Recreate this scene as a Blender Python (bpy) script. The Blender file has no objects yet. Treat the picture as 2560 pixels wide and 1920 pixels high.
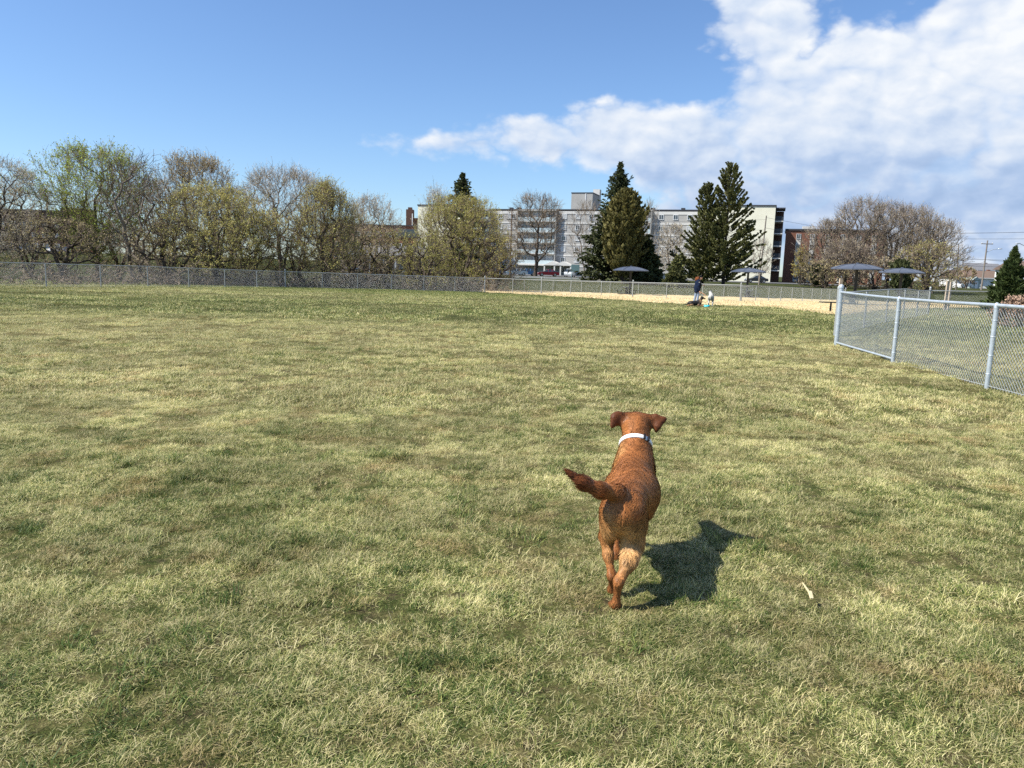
import bpy, math, random
import numpy as np
from mathutils import Vector, Matrix, Quaternion

random.seed(7)
RNG = np.random.default_rng(11)
sc = bpy.context.scene
R = math.radians

# ------------------------------------------------------------------ camera
CAM_H, FOC, ROLL = 1.55, 1900.0, 0.03
PITCH = math.atan(288 / 1900)
cd = bpy.data.cameras.new('camera'); cam = bpy.data.objects.new('camera', cd)
sc.collection.objects.link(cam); sc.camera = cam
cd.sensor_width = 36.0; cd.sensor_fit = 'HORIZONTAL'; cd.lens = FOC / 2560 * 36
cd.clip_start = 0.05; cd.clip_end = 5000
_fw = Vector((0, math.cos(PITCH), -math.sin(PITCH))); _u0 = Vector((0, math.sin(PITCH), math.cos(PITCH)))
_rt = Vector((1, 0, 0)) * math.cos(ROLL) + _u0 * math.sin(ROLL)
_up = -Vector((1, 0, 0)) * math.sin(ROLL) + _u0 * math.cos(ROLL)
cam.matrix_world = Matrix(((_rt.x, _up.x, -_fw.x, 0), (_rt.y, _up.y, -_fw.y, 0), (_rt.z, _up.z, -_fw.z, CAM_H), (0, 0, 0, 1)))

# ------------------------------------------------------------------ sun, exposure
SUN_EL, SUN_AZ = R(49), R(256)          # azimuth clockwise from +Y: from the left, a little behind
S = Vector((math.sin(SUN_AZ) * math.cos(SUN_EL), math.cos(SUN_AZ) * math.cos(SUN_EL), math.sin(SUN_EL)))
sl = bpy.data.lights.new('sun', 'SUN'); sun = bpy.data.objects.new('sun', sl); sc.collection.objects.link(sun)
sl.energy = 5.0; sl.angle = R(0.5); sl.color = (1.0, 0.955, 0.87)
sun.rotation_mode = 'QUATERNION'; sun.rotation_quaternion = (-S).to_track_quat('-Z', 'Y')
sun.location = (-30, -10, 60)
sc.view_settings.view_transform = 'Standard'; sc.view_settings.look = 'None'
sc.view_settings.exposure = 0.75; sc.view_settings.gamma = 1.0; sc.view_settings.use_curve_mapping = False
sc.cycles.max_bounces = 4; sc.cycles.transparent_max_bounces = 8; sc.cycles.diffuse_bounces = 2; sc.cycles.glossy_bounces = 2; sc.cycles.transmission_bounces = 2
sc.cycles.use_denoising = False

# ------------------------------------------------------------------ node helper
class NT:
    def __init__(s, tree): s.t = tree; s.n = tree.nodes; s.l = tree.links
    def add(s, typ, **kw):
        n = s.n.new(typ)
        for k, v in kw.items(): setattr(n, k, v)
        return n
    def set(s, sock, v):
        if isinstance(v, bpy.types.NodeSocket): s.l.new(v, sock)
        elif v is not None: sock.default_value = v
    def math(s, op, a, b=None, c=None, clamp=False):
        n = s.add('ShaderNodeMath', operation=op, use_clamp=clamp)
        s.set(n.inputs[0], a)
        if b is not None: s.set(n.inputs[1], b)
        if c is not None: s.set(n.inputs[2], c)
        return n.outputs[0]
    def vmath(s, op, a, b=None):
        n = s.add('ShaderNodeVectorMath', operation=op); s.set(n.inputs[0], a)
        if b is not None: s.set(n.inputs[1], b)
        return n.outputs[0]
    def noise(s, vec, scale, detail=4, rough=0.55, dist=0.0):
        n = s.add('ShaderNodeTexNoise'); s.set(n.inputs['Vector'], vec)
        n.inputs['Scale'].default_value = scale; n.inputs['Detail'].default_value = detail
        n.inputs['Roughness'].default_value = rough; n.inputs['Distortion'].default_value = dist
        return n.outputs[0]
    def ramp(s, fac, stops, interp='LINEAR'):
        n = s.add('ShaderNodeValToRGB'); cr = n.color_ramp; cr.interpolation = interp
        while len(cr.elements) < len(stops): cr.elements.new(0.5)
        for e, (p, c) in zip(cr.elements, stops):
            e.position = p; e.color = (c, c, c, 1) if isinstance(c, (int, float)) else (*c[:3], 1)
        s.set(n.inputs[0], fac); return n.outputs[0]
    def mix(s, fac, a, b, mode='MIX'):
        n = s.add('ShaderNodeMix', data_type='RGBA', blend_type=mode)
        s.set(n.inputs[0], fac)
        for i, v in ((6, a), (7, b)):
            if isinstance(v, bpy.types.NodeSocket): s.l.new(v, n.inputs[i])
            else: n.inputs[i].default_value = (*v[:3], 1)
        return n.outputs[2]
    def maprange(s, v, a, b, c=0.0, d=1.0, smooth=True):
        n = s.add('ShaderNodeMapRange'); n.interpolation_type = 'SMOOTHSTEP' if smooth else 'LINEAR'
        s.set(n.inputs[0], v)
        for i, x in enumerate((a, b, c, d)): s.set(n.inputs[i + 1], x)
        return n.outputs[0]
    def curve(s, v, pts):
        n = s.add('ShaderNodeFloatCurve'); c = n.mapping.curves[0]
        while len(c.points) < len(pts): c.points.new(0.5, 0.5)
        for p, (x, y) in zip(c.points, pts): p.location = (x, y); p.handle_type = 'AUTO_CLAMPED'
        n.mapping.use_clip = False; n.mapping.update(); s.set(n.inputs['Value'], v); return n.outputs[0]

# ------------------------------------------------------------------ world: sky with a bank of cumulus
w = bpy.data.worlds.new('World'); sc.world = w; w.use_nodes = True
nt = NT(w.node_tree); nt.n.clear()
sky = nt.add('ShaderNodeTexSky', sky_type='NISHITA'); sky.sun_disc = False
sky.sun_elevation = SUN_EL; sky.sun_rotation = SUN_AZ; sky.altitude = 100; sky.air_density = 1.0; sky.dust_density = 0.4; sky.ozone_density = 2.0
tc = nt.add('ShaderNodeTexCoord'); sep = nt.add('ShaderNodeSeparateXYZ'); nt.set(sep.inputs[0], tc.outputs['Generated'])
dx, dy, dz = sep.outputs
az = nt.math('ARCTAN2', dx, dy)                 # 0 straight ahead, + to the right
el = nt.math('ARCSINE', dz)
# plane of the cloud layer for the small scale structure
zz = nt.math('ADD', nt.math('MAXIMUM', dz, 0.0), 0.16)
comb = nt.add('ShaderNodeCombineXYZ'); nt.set(comb.inputs[0], nt.math('DIVIDE', dx, zz)); nt.set(comb.inputs[1], nt.math('DIVIDE', dy, zz))
q = comb.outputs[0]
# billows are seen side on low in the sky: use angles there
comb2 = nt.add('ShaderNodeCombineXYZ'); nt.set(comb2.inputs[0], az); nt.set(comb2.inputs[1], nt.math('MULTIPLY', el, 1.55)); a2 = comb2.outputs[0]
wv = nt.add('ShaderNodeTexNoise'); nt.set(wv.inputs['Vector'], a2); wv.inputs['Scale'].default_value = 9.0; wv.inputs['Detail'].default_value = 5; wv.inputs['Roughness'].default_value = 0.55
sepw = nt.add('ShaderNodeSeparateXYZ'); nt.set(sepw.inputs[0], wv.outputs['Color'])
azw = nt.math('ADD', az, nt.math('MULTIPLY', nt.math('SUBTRACT', sepw.outputs[0], 0.5), 0.07)); elw = nt.math('ADD', el, nt.math('MULTIPLY', nt.math('SUBTRACT', sepw.outputs[1], 0.5), 0.035))
# the bank as overlapping heaps of cloud: azimuth, elevation, half sizes (rad)
HEAPS = [(-0.062, .151, .092, .018), (0.03, .162, .085, .034), (0.125, .168, .085, .050), (0.20, .145, .10, .058), (.325, .205, .085, .060), (.38, .145, .2, .085), (.42, .225, .12, .05), (.295, .290, .070, .055), (.315, .37, .11, .07), (.28, .5, .2, .12),
         (.46, .195, .20, .088), (.57, .24, .14, .09), (.60, .36, .16, .12), (.85, .30, .28, .24), (.30, .085, .13, .065), (.46, .06, .16, .10), (.70, .08, .25, .16), (1.1, .12, .35, .25), (1.3, .35, .35, .25), (1.9, .2, .4, .12), (2.6, .35, .25, .08), (-1.9, .3, .3, .07), (.5, .62, .35, .14), (1.0, .62, .4, .16)]
fld = None
for (ca_, ce_, ra_, re_) in HEAPS:
    ax1 = nt.math('DIVIDE', nt.math('SUBTRACT', azw, ca_), ra_); ey1 = nt.math('DIVIDE', nt.math('SUBTRACT', elw, ce_), re_)
    rr_ = nt.math('SQRT', nt.math('ADD', nt.math('MULTIPLY', ax1, ax1), nt.math('MULTIPLY', ey1, ey1)))
    f1 = nt.math('MULTIPLY', nt.math('SUBTRACT', 1.0, rr_), min(ra_, re_))
    fld = f1 if fld is None else nt.math('SMOOTH_MAX', fld, f1, 0.012)
def billow(vec, sc_, det):
    # rounded heaps with sharp creases between them
    n1 = nt.math('ABSOLUTE', nt.math('SUBTRACT', nt.math('MULTIPLY', nt.noise(vec, sc_, det, 0.5, 0.05), 2.0), 1.0)); return nt.math('ADD', nt.math('MULTIPLY', n1, 1.7), 0.2)
fine = billow(a2, 15.0, 5)
mid_ = billow(a2, 6.0, 3)
big = nt.noise(a2, 4.0, 4, 0.5, 0.2)
fn = nt.math('ADD', fld, nt.math('ADD', nt.math('MULTIPLY', nt.math('SUBTRACT', fine, 0.38), 0.026), nt.math('MULTIPLY', nt.math('SUBTRACT', mid_, 0.38), 0.020)))
dens = nt.maprange(fn, -0.004, 0.018)
dens = nt.math('MULTIPLY', dens, nt.maprange(nt.math('ADD', mid_, nt.math('MULTIPLY', fld, 4.0)), 0.30, 0.50, 0.8, 1.0))
# light from the upper left: compare with the cloud a little towards the sun
comb3 = nt.add('ShaderNodeCombineXYZ'); nt.set(comb3.inputs[0], nt.math('SUBTRACT', az, 0.010)); nt.set(comb3.inputs[1], nt.math('ADD', nt.math('MULTIPLY', el, 1.55), 0.016))
rel = nt.math('ADD', nt.math('MULTIPLY', nt.math('SUBTRACT', fine, billow(comb3.outputs[0], 15.0, 5)), 0.32), nt.math('MULTIPLY', nt.math('SUBTRACT', mid_, billow(comb3.outputs[0], 6.0, 3)), 0.48))
rim = nt.maprange(fld, 0.0, 0.05, 1.0, 0.0)
high = nt.maprange(el, 0.06, 0.24, 0.27, 0.78)
lit = nt.math('ADD', nt.math('MAXIMUM', high, nt.math('MULTIPLY', rim, nt.maprange(el, 0.05, 0.15, 0.35, 0.8))), nt.math('ADD', nt.math('MULTIPLY', nt.math('SUBTRACT', big, 0.5), 0.5), rel))
lowwarm = nt.maprange(el, 0.085, 0.035, 0.0, 0.6)
lit = nt.math('ADD', lit, nt.math('MULTIPLY', lowwarm, nt.maprange(nt.noise(a2, 7.0, 5, 0.55), 0.40, 0.60)))
ccol = nt.ramp(lit, [(0.0, (0.25, 0.355, 0.54)), (0.30, (0.345, 0.445, 0.62)), (0.60, (0.51, 0.58, 0.69)), (0.95, (0.70, 0.72, 0.745))])
skyc = sky.outputs[0]
skyt = nt.mix(1.0, skyc, (0.81, 0.97, 1.18), 'MULTIPLY')
col10 = nt.mix(1.0, ccol, (9.5, 9.5, 9.5), 'MULTIPLY')
fin = nt.mix(dens, skyt, col10)
bg = nt.add('ShaderNodeBackground'); nt.set(bg.inputs[0], fin); bg.inputs[1].default_value = 0.085
ow = nt.add('ShaderNodeOutputWorld'); nt.set(ow.inputs[0], bg.outputs[0])

# ------------------------------------------------------------------ pixel helpers (photo pixel + distance -> place)
def ray(u, v):
    x = (u - 1280) / FOC; y = (960 - v) / FOC
    X = x * math.cos(ROLL) - y * math.sin(ROLL); Y = y * math.cos(ROLL) + x * math.sin(ROLL)
    return np.array([X, math.cos(PITCH) + Y * math.sin(PITCH), -math.sin(PITCH) + Y * math.cos(PITCH)])
def at(u, v, D):
    d = ray(u, v); return d / d[1] * D + np.array([0, 0, CAM_H])
_TY = np.array([-1e4, 28, 38, 48, 60, 72, 84, 92, 105, 130, 190, 300, 1500, 4000.]); _TZ = np.array([0, 0, -.07, -.21, -.40, -.64, -.8, -.7, 0.12, .2, .1, .3, 1.0, 1.0])
def sstep(x): x = np.clip(x, 0, 1); return x * x * (3 - 2 * x)
def terrain(x, y):
    return np.interp(y, _TY, _TZ) + 2.1 * sstep((-x - 22) / 40) * sstep((y - 88) / 80)
def tz(x, y): return float(terrain(np.float64(x), np.float64(y)))
def gp(u, D, v=715):
    """place on the ground in picture column u at distance D"""
    x = at(u, v, D)[0]
    for _ in range(3):
        z = tz(x, D)
        # picture row of that ground point, then its x again
        dd = np.array([x, D, z - CAM_H]); fw = dd[1] * math.cos(PITCH) - dd[2] * math.sin(PITCH)
        Y = (dd[1] * math.sin(PITCH) + dd[2] * math.cos(PITCH)) / fw; X = x / fw
        yy = Y * math.cos(ROLL) - X * math.sin(ROLL); v = 960 - FOC * yy
        x = at(u, v, D)[0]
    return np.array([x, D, tz(x, D)])

# ------------------------------------------------------------------ materials
MATS = {}
def mat(name, col, rough=0.7, var=0.15, scale=3.0, metal=0.0, spec=0.3, bump=0.0, bscale=20.0, island=0.0, trans=0.0, emit=None, coords='Object'):
    if name in MATS: return MATS[name]
    m = bpy.data.materials.new(name); m.use_nodes = True; t = NT(m.node_tree); t.n.clear()
    out = t.add('ShaderNodeOutputMaterial'); b = t.add('ShaderNodeBsdfPrincipled')
    tcn = t.add('ShaderNodeTexCoord'); vec = t.add('ShaderNodeNewGeometry').outputs['Position'] if coords == 'World' else tcn.outputs[coords]
    n = t.noise(vec, scale, 5, 0.6)
    f = t.maprange(n, 0.25, 0.75, 1 - var, 1 + var, smooth=False)
    if island > 0:
        g = t.add('ShaderNodeNewGeometry'); f = t.math('MULTIPLY', f, t.maprange(g.outputs['Random Per Island'], 0, 1, 1 - island, 1 + island, smooth=False))
    v = t.add('ShaderNodeCombineXYZ'); [t.set(v.inputs[i], f) for i in range(3)]
    c = t.mix(1.0, col, v.outputs[0], 'MULTIPLY')
    t.set(b.inputs['Base Color'], c); b.inputs['Roughness'].default_value = rough; b.inputs['Metallic'].default_value = metal
    b.inputs['Specular IOR Level'].default_value = spec
    if bump > 0:
        bn = t.add('ShaderNodeBump'); bn.inputs['Strength'].default_value = bump; bn.inputs['Distance'].default_value = 0.02
        t.set(bn.inputs['Height'], t.noise(vec, bscale, 5, 0.6)); t.set(b.inputs['Normal'], bn.outputs[0])
    sh = b.outputs[0]
    if trans > 0:
        tr = t.add('ShaderNodeBsdfTranslucent'); t.set(tr.inputs[0], c); ms = t.add('ShaderNodeMixShader'); ms.inputs[0].default_value = trans
        t.set(ms.inputs[1], sh); t.set(ms.inputs[2], tr.outputs[0]); sh = ms.outputs[0]
    t.set(out.inputs[0], sh); MATS[name] = m; return m

def grass_colour(t, blade):
    """dry straw and green grass share one patch pattern, fixed to the ground"""
    g = t.add('ShaderNodeNewGeometry'); pos = g.outputs['Position']
    sp = t.add('ShaderNodeSeparateXYZ'); t.set(sp.inputs[0], pos)
    fl = t.add('ShaderNodeCombineXYZ'); t.set(fl.inputs[0], sp.outputs[0]); t.set(fl.inputs[1], sp.outputs[1])
    P = fl.outputs[0]
    n1 = t.noise(P, 0.33, 4, 0.6, 0.4); n2 = t.noise(P, 2.1, 5, 0.65, 0.5); n3 = t.noise(P, 0.07, 2, 0.5)
    yy = t.math('ADD', t.math('ADD', sp.outputs[1], t.math('MULTIPLY', sp.outputs[0], 0.05)), t.math('MULTIPLY', t.math('SUBTRACT', n1, 0.5), 5.0))
    zone = t.curve(t.math('DIVIDE', yy, 100.0), [(-1, 0.52), (0.0, 0.50), (0.04, 0.54), (0.06, 0.60), (0.11, 0.67), (0.16, 0.69), (0.195, 0.56), (0.225, 0.40), (0.255, 0.31), (0.30, 0.36), (0.38, 0.45), (0.46, 0.33), (0.52, 0.18), (0.7, 0.14), (1.0, 0.12), (3, 0.15)])
    dry = t.math('ADD', zone, t.math('MULTIPLY', t.math('SUBTRACT', n1, 0.5), 0.55))
    dry = t.math('ADD', dry, t.math('MULTIPLY', t.math('SUBTRACT', n2, 0.5), 0.95))
    dry = t.math('ADD', dry, t.math('MULTIPLY', t.math('SUBTRACT', n3, 0.5), 0.3))
    dry = t.math('ADD', dry, t.math('MULTIPLY', t.math('SUBTRACT', t.noise(P, 9.0, 5, 0.75), 0.5), 1.25))
    return g, P, dry, n2

def ground_material():
    m = bpy.data.materials.new('turf'); m.use_nodes = True; t = NT(m.node_tree); t.n.clear()
    g, P, dry, n2 = grass_colour(t, False)
    n4 = t.noise(P, 9.0, 6, 0.7); n5 = t.noise(P, 45.0, 4, 0.7)
    d2 = t.math('ADD', dry, t.math('MULTIPLY', t.math('SUBTRACT', n4, 0.5), 0.9))
    c = t.ramp(d2, [(0.05, (0.035, 0.055, 0.013)), (0.35, (0.075, 0.090, 0.025)), (0.6, (0.15, 0.14, 0.055)), (0.95, (0.25, 0.21, 0.095))])
    soil = t.maprange(t.noise(P, 6.0, 6, 0.75), 0.50, 0.62, 0.0, 0.75)
    c = t.mix(soil, c, (0.075, 0.056, 0.036)); c = t.mix(t.maprange(t.noise(P, 70.0, 4, .7), .58, .70, 0, .8), c, (.34, .28, .14))
    c = t.mix(t.maprange(t.noise(P, 170.0, 3, .7), .35, .65, 0, .75), t.mix(1.0, c, (1.25, 1.25, 1.2), 'MULTIPLY'), (0.030, 0.027, 0.014))
    c = t.mix(t.maprange(n5, 0.3, 0.75, 0.0, 1.0), c, t.mix(1.0, c, (0.45, 0.45, 0.42), 'MULTIPLY'))
    b = t.add('ShaderNodeBsdfPrincipled'); t.set(b.inputs['Base Color'], c); b.inputs['Roughness'].default_value = 0.95; b.inputs['Specular IOR Level'].default_value = 0.05
    bn = t.add('ShaderNodeBump'); bn.inputs['Strength'].default_value = 0.9; bn.inputs['Distance'].default_value = 0.03
    t.set(bn.inputs['Height'], t.math('ADD', n4, t.math('MULTIPLY', n5, 0.5))); t.set(b.inputs['Normal'], bn.outputs[0])
    o = t.add('ShaderNodeOutputMaterial'); t.set(o.inputs[0], b.outputs[0]); return m

def blade_material(name, shift=0.0):
    m = bpy.data.materials.new(name); m.use_nodes = True; t = NT(m.node_tree); t.n.clear()
    g, P, dry, n2 = grass_colour(t, True)
    ri = g.outputs['Random Per Island']
    d2 = t.math('ADD', t.math('ADD', dry, shift), t.math('MULTIPLY', t.math('SUBTRACT', ri, 0.5), 0.95))
    c = t.ramp(d2, [(0.0, (0.06, 0.105, 0.020)), (0.24, (0.115, 0.165, 0.036)), (0.42, (0.27, 0.295, 0.080)), (0.60, (0.51, 0.485, 0.19)), (0.95, (0.72, 0.64, 0.345))])
    c = t.mix(t.maprange(t.noise(P, 1.7, 5, 0.68), 0.50, 0.66, 0.0, 0.75), c, t.mix(1.0, c, (0.74, 0.60, 0.56), 'MULTIPLY'))
    oi = t.add('ShaderNodeObjectInfo')
    c = t.mix(1.0, c, t.ramp(oi.outputs['Random'], [(0.0, 0.72), (1.0, 1.15)]), 'MULTIPLY')
    d = t.add('ShaderNodeBsdfPrincipled'); t.set(d.inputs['Base Color'], c); d.inputs['Roughness'].default_value = 0.55; d.inputs['Specular IOR Level'].default_value = 0.25
    tr = t.add('ShaderNodeBsdfTranslucent'); t.set(tr.inputs[0], c)
    ms = t.add('ShaderNodeMixShader'); ms.inputs[0].default_value = 0.28; t.set(ms.inputs[1], d.outputs[0]); t.set(ms.inputs[2], tr.outputs[0])
    o = t.add('ShaderNodeOutputMaterial'); t.set(o.inputs[0], ms.outputs[0]); return m

# ------------------------------------------------------------------ object helpers
COL = sc.collection
def link(o, parent=None):
    COL.objects.link(o)
    if parent is not None: o.parent = parent
    return o
def obj(name, mesh, parent=None, loc=None, rot=None, scale=None, mats=None):
    o = bpy.data.objects.new(name, mesh); link(o, parent)
    if loc is not None: o.location = loc
    if rot is not None: o.rotation_euler = rot
    if scale is not None: o.scale = scale
    return o
def tag(o, label=None, cat=None, group=None, kind=None):
    if label: o['label'] = label
    if cat: o['category'] = cat
    if group: o['group'] = group
    if kind: o['kind'] = kind
    return o
def empty(name, loc=(0, 0, 0), rz=0.0, label=None, cat=None, group=None):
    o = bpy.data.objects.new(name, None); COL.objects.link(o); o.location = loc; o.rotation_euler = (0, 0, rz); o.empty_display_size = 0.1
    return tag(o, label, cat, group)

class MB:
    """collects polygons as numpy blocks and makes one mesh"""
    def __init__(s): s.v = []; s.f = {3: [], 4: []}; s.m = {3: [], 4: []}; s.n = 0
    def block(s, verts, faces, mi=0):
        verts = np.asarray(verts, np.float32).reshape(-1, 3); faces = np.asarray(faces, np.int64)
        k = faces.shape[1]; s.v.append(verts); s.f[k].append(faces + s.n); s.m[k].append(np.full(len(faces), mi, np.int32)); s.n += len(verts); return s
    def box(s, c, d, mi=0, rz=0.0, taper=1.0):
        x, y, z = d[0] / 2, d[1] / 2, d[2] / 2
        v = np.array([[-x, -y, -z], [x, -y, -z], [x, y, -z], [-x, y, -z], [-x * taper, -y * taper, z], [x * taper, -y * taper, z], [x * taper, y * taper, z], [-x * taper, y * taper, z]])
        if rz: ca, sa = math.cos(rz), math.sin(rz); v[:, :2] = v[:, :2] @ np.array([[ca, sa], [-sa, ca]])
        return s.block(v + np.array(c), [[0, 3, 2, 1], [4, 5, 6, 7], [0, 1, 5, 4], [1, 2, 6, 5], [2, 3, 7, 6], [3, 0, 4, 7]], mi)
    def tubes(s, p0, p1, r0, r1, n=3, mi=0, cap=False):
        p0 = np.asarray(p0, float).reshape(-1, 3); p1 = np.asarray(p1, float).reshape(-1, 3); N = len(p0)
        r0 = np.broadcast_to(np.asarray(r0, float), (N,)); r1 = np.broadcast_to(np.asarray(r1, float), (N,))
        d = p1 - p0; L = np.linalg.norm(d, axis=1, keepdims=True); d = d / np.maximum(L, 1e-9)
        ref = np.where(np.abs(d[:, 2:3]) > 0.9, np.array([[1., 0, 0]]), np.array([[0, 0, 1.]]))
        a = np.cross(d, ref); a /= np.maximum(np.linalg.norm(a, axis=1, keepdims=True), 1e-9); b = np.cross(d, a)
        an = np.arange(n) * 2 * math.pi / n
        ring = np.cos(an)[None, :, None] * a[:, None, :] + np.sin(an)[None, :, None] * b[:, None, :]
        V = np.concatenate([p0[:, None] + ring * r0[:, None, None], p1[:, None] + ring * r1[:, None, None]], 1)
        base = (np.arange(N) * 2 * n)[:, None]; k = np.arange(n); k2 = (k + 1) % n
        F = np.stack([base + k, base + n + k, base + n + k2, base + k2], -1).reshape(-1, 4)
        s.block(V.reshape(-1, 3), F, mi)
        if cap and n == 4: s.block(np.zeros((0, 3)), np.zeros((0, 4), int), mi)
        return s
    def ribbons(s, p0, p1, r0, r1, mi=0, seed=0):
        # hair-thin twigs: one flat sliver each, turned at random
        p0 = np.asarray(p0, float).reshape(-1, 3); p1 = np.asarray(p1, float).reshape(-1, 3); d = p1 - p0; a = np.cross(d, np.random.default_rng(seed).normal(0, 1, p0.shape)); a /= np.maximum(np.linalg.norm(a, axis=1, keepdims=True), 1e-9)
        V = np.stack([p0 - a * r0, p0 + a * r0, p1 + a * r1, p1 - a * r1], 1); return s.block(V.reshape(-1, 3), (np.arange(len(p0)) * 4)[:, None] + np.arange(4), mi)
    def path(s, pts, rad, n=6, mi=0, caps=True):
        """one connected tube through pts"""
        pts = np.asarray(pts, float); M = len(pts); rad = np.broadcast_to(np.asarray(rad, float), (M,))
        tan = np.gradient(pts, axis=0); tan /= np.maximum(np.linalg.norm(tan, axis=1, keepdims=True), 1e-9)
        ref = np.array([0, 0, 1.]) if abs(tan[0, 2]) < 0.9 else np.array([1., 0, 0])
        a = np.cross(tan[0], ref); a /= np.linalg.norm(a); A = [a]
        for i in range(1, M):
            a = A[-1] - tan[i] * (A[-1] @ tan[i]); A.append(a / max(np.linalg.norm(a), 1e-9))
        A = np.array(A); B = np.cross(tan, A); an = np.arange(n) * 2 * math.pi / n
        V = pts[:, None] + (np.cos(an)[None, :, None] * A[:, None] + np.sin(an)[None, :, None] * B[:, None]) * rad[:, None, None]
        i = np.arange(M - 1)[:, None] * n; k = np.arange(n)[None]; k2 = (k + 1) % n
        F = np.stack([i + k, i + k2, i + n + k2, i + n + k], -1).reshape(-1, 4)
        s.block(V.reshape(-1, 3), F, mi)
        if caps:
            for ii, fl in ((0, 1), (M - 1, 0)):
                ring = V[ii]; vv = np.concatenate([ring, pts[ii][None]]); kk = np.arange(n); f = np.stack([np.full(n, n), (kk + 1) % n, kk], -1) if fl else np.stack([np.full(n, n), kk, (kk + 1) % n], -1)
                s.block(vv, f, mi)
        return s
    def lathe(s, prof, n=16, c=(0, 0, 0), mi=0, sx=1.0, sy=1.0):
        prof = np.asarray(prof, float); an = np.arange(n) * 2 * math.pi / n
        V = np.stack([prof[:, None, 0] * np.cos(an) * sx, prof[:, None, 0] * np.sin(an) * sy, np.broadcast_to(prof[:, None, 1], (len(prof), n))], -1) + np.array(c)
        i = np.arange(len(prof) - 1)[:, None] * n; k = np.arange(n)[None]; k2 = (k + 1) % n
        return s.block(V.reshape(-1, 3), np.stack([i + k, i + k2, i + n + k2, i + n + k], -1).reshape(-1, 4), mi)
    def mesh(s, name, mats, smooth=False):
        me = bpy.data.meshes.new(name)
        v = np.concatenate(s.v) if s.v else np.zeros((0, 3), np.float32)
        tris = np.concatenate(s.f[3]) if s.f[3] else np.zeros((0, 3), np.int64); quads = np.concatenate(s.f[4]) if s.f[4] else np.zeros((0, 4), np.int64)
        mi = np.concatenate(s.m[3] + s.m[4]) if (s.m[3] or s.m[4]) else np.zeros(0, np.int32)
        me.vertices.add(len(v)); me.vertices.foreach_set('co', v.astype(np.float32).ravel())
        nl = tris.size + quads.size; me.loops.add(nl); me.loops.foreach_set('vertex_index', np.concatenate([tris.ravel(), quads.ravel()]).astype(np.int32))
        nf = len(tris) + len(quads); me.polygons.add(nf)
        st = np.concatenate([np.arange(len(tris)) * 3, tris.size + np.arange(len(quads)) * 4]).astype(np.int32)
        me.polygons.foreach_set('loop_start', st)
        me.polygons.foreach_set('material_index', mi)
        me.polygons.foreach_set('use_smooth', np.full(nf, smooth))
        me.update(calc_edges=True)
        for m in (mats if isinstance(mats, (list, tuple)) else [mats]): me.materials.append(m)
        return me
    def build(s, name, mats, parent=None, smooth=False, **kw): return obj(name, s.mesh(name, mats, smooth), parent, **kw)

def vnoise(x, y, seed=0):
    """smooth value noise, numpy"""
    xi = np.floor(x).astype(np.int64); yi = np.floor(y).astype(np.int64); fx = x - xi; fy = y - yi
    fx = fx * fx * (3 - 2 * fx); fy = fy * fy * (3 - 2 * fy)
    def h(a, b):
        n = (a * 374761393 + b * 668265263 + seed * 1442695041) & 0xffffffff; n = ((n ^ (n >> 13)) * 1274126177) & 0xffffffff
        return ((n ^ (n >> 16)) & 0xffff) / 65535.0
    return (h(xi, yi) * (1 - fx) + h(xi + 1, yi) * fx) * (1 - fy) + (h(xi, yi + 1) * (1 - fx) + h(xi + 1, yi + 1) * fx) * fy

# ------------------------------------------------------------------ ground
def bumps(x, y):
    m = sstep((40 - np.abs(y - 12)) / 12) * sstep((34 - np.abs(x)) / 8)
    return m * ((vnoise(x * 1.1, y * 1.1, 3) - .5) * 0.05 + (vnoise(x * 3.3, y * 3.3, 4) - .5) * 0.03 + (vnoise(x * 0.3, y * 0.3, 5) - .5) * 0.06)
def gz(x, y): return terrain(x, y) + bumps(x, y)
def nonuni(a, dense0, dense1, step, b, growth=1.12):
    r = list(np.arange(dense0, dense1 + 1e-6, step)); s_ = step; p = dense1
    while p < b: s_ = min(s_ * growth, 150); p += s_; r.append(p)
    s_ = step; p = dense0
    while p > a: s_ = min(s_ * growth, 150); p -= s_; r.insert(0, p)
    return np.array(r)
gx = nonuni(-2500, -9, 9, 0.16, 2500); gy = nonuni(-400, 0.5, 16, 0.16, 4000, 1.06)
GX, GY = np.meshgrid(gx, gy); V = np.stack([GX, GY, gz(GX, GY)], -1).reshape(-1, 3)
nx, ny = len(gx), len(gy); I = np.arange(nx - 1)[None] + np.arange(ny - 1)[:, None] * nx
TURF = ground_material()
g = MB().block(V, np.stack([I, I + 1, I + 1 + nx, I + nx], -1).reshape(-1, 4)).build('ground', TURF, smooth=True); tag(g, kind='structure')

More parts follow.
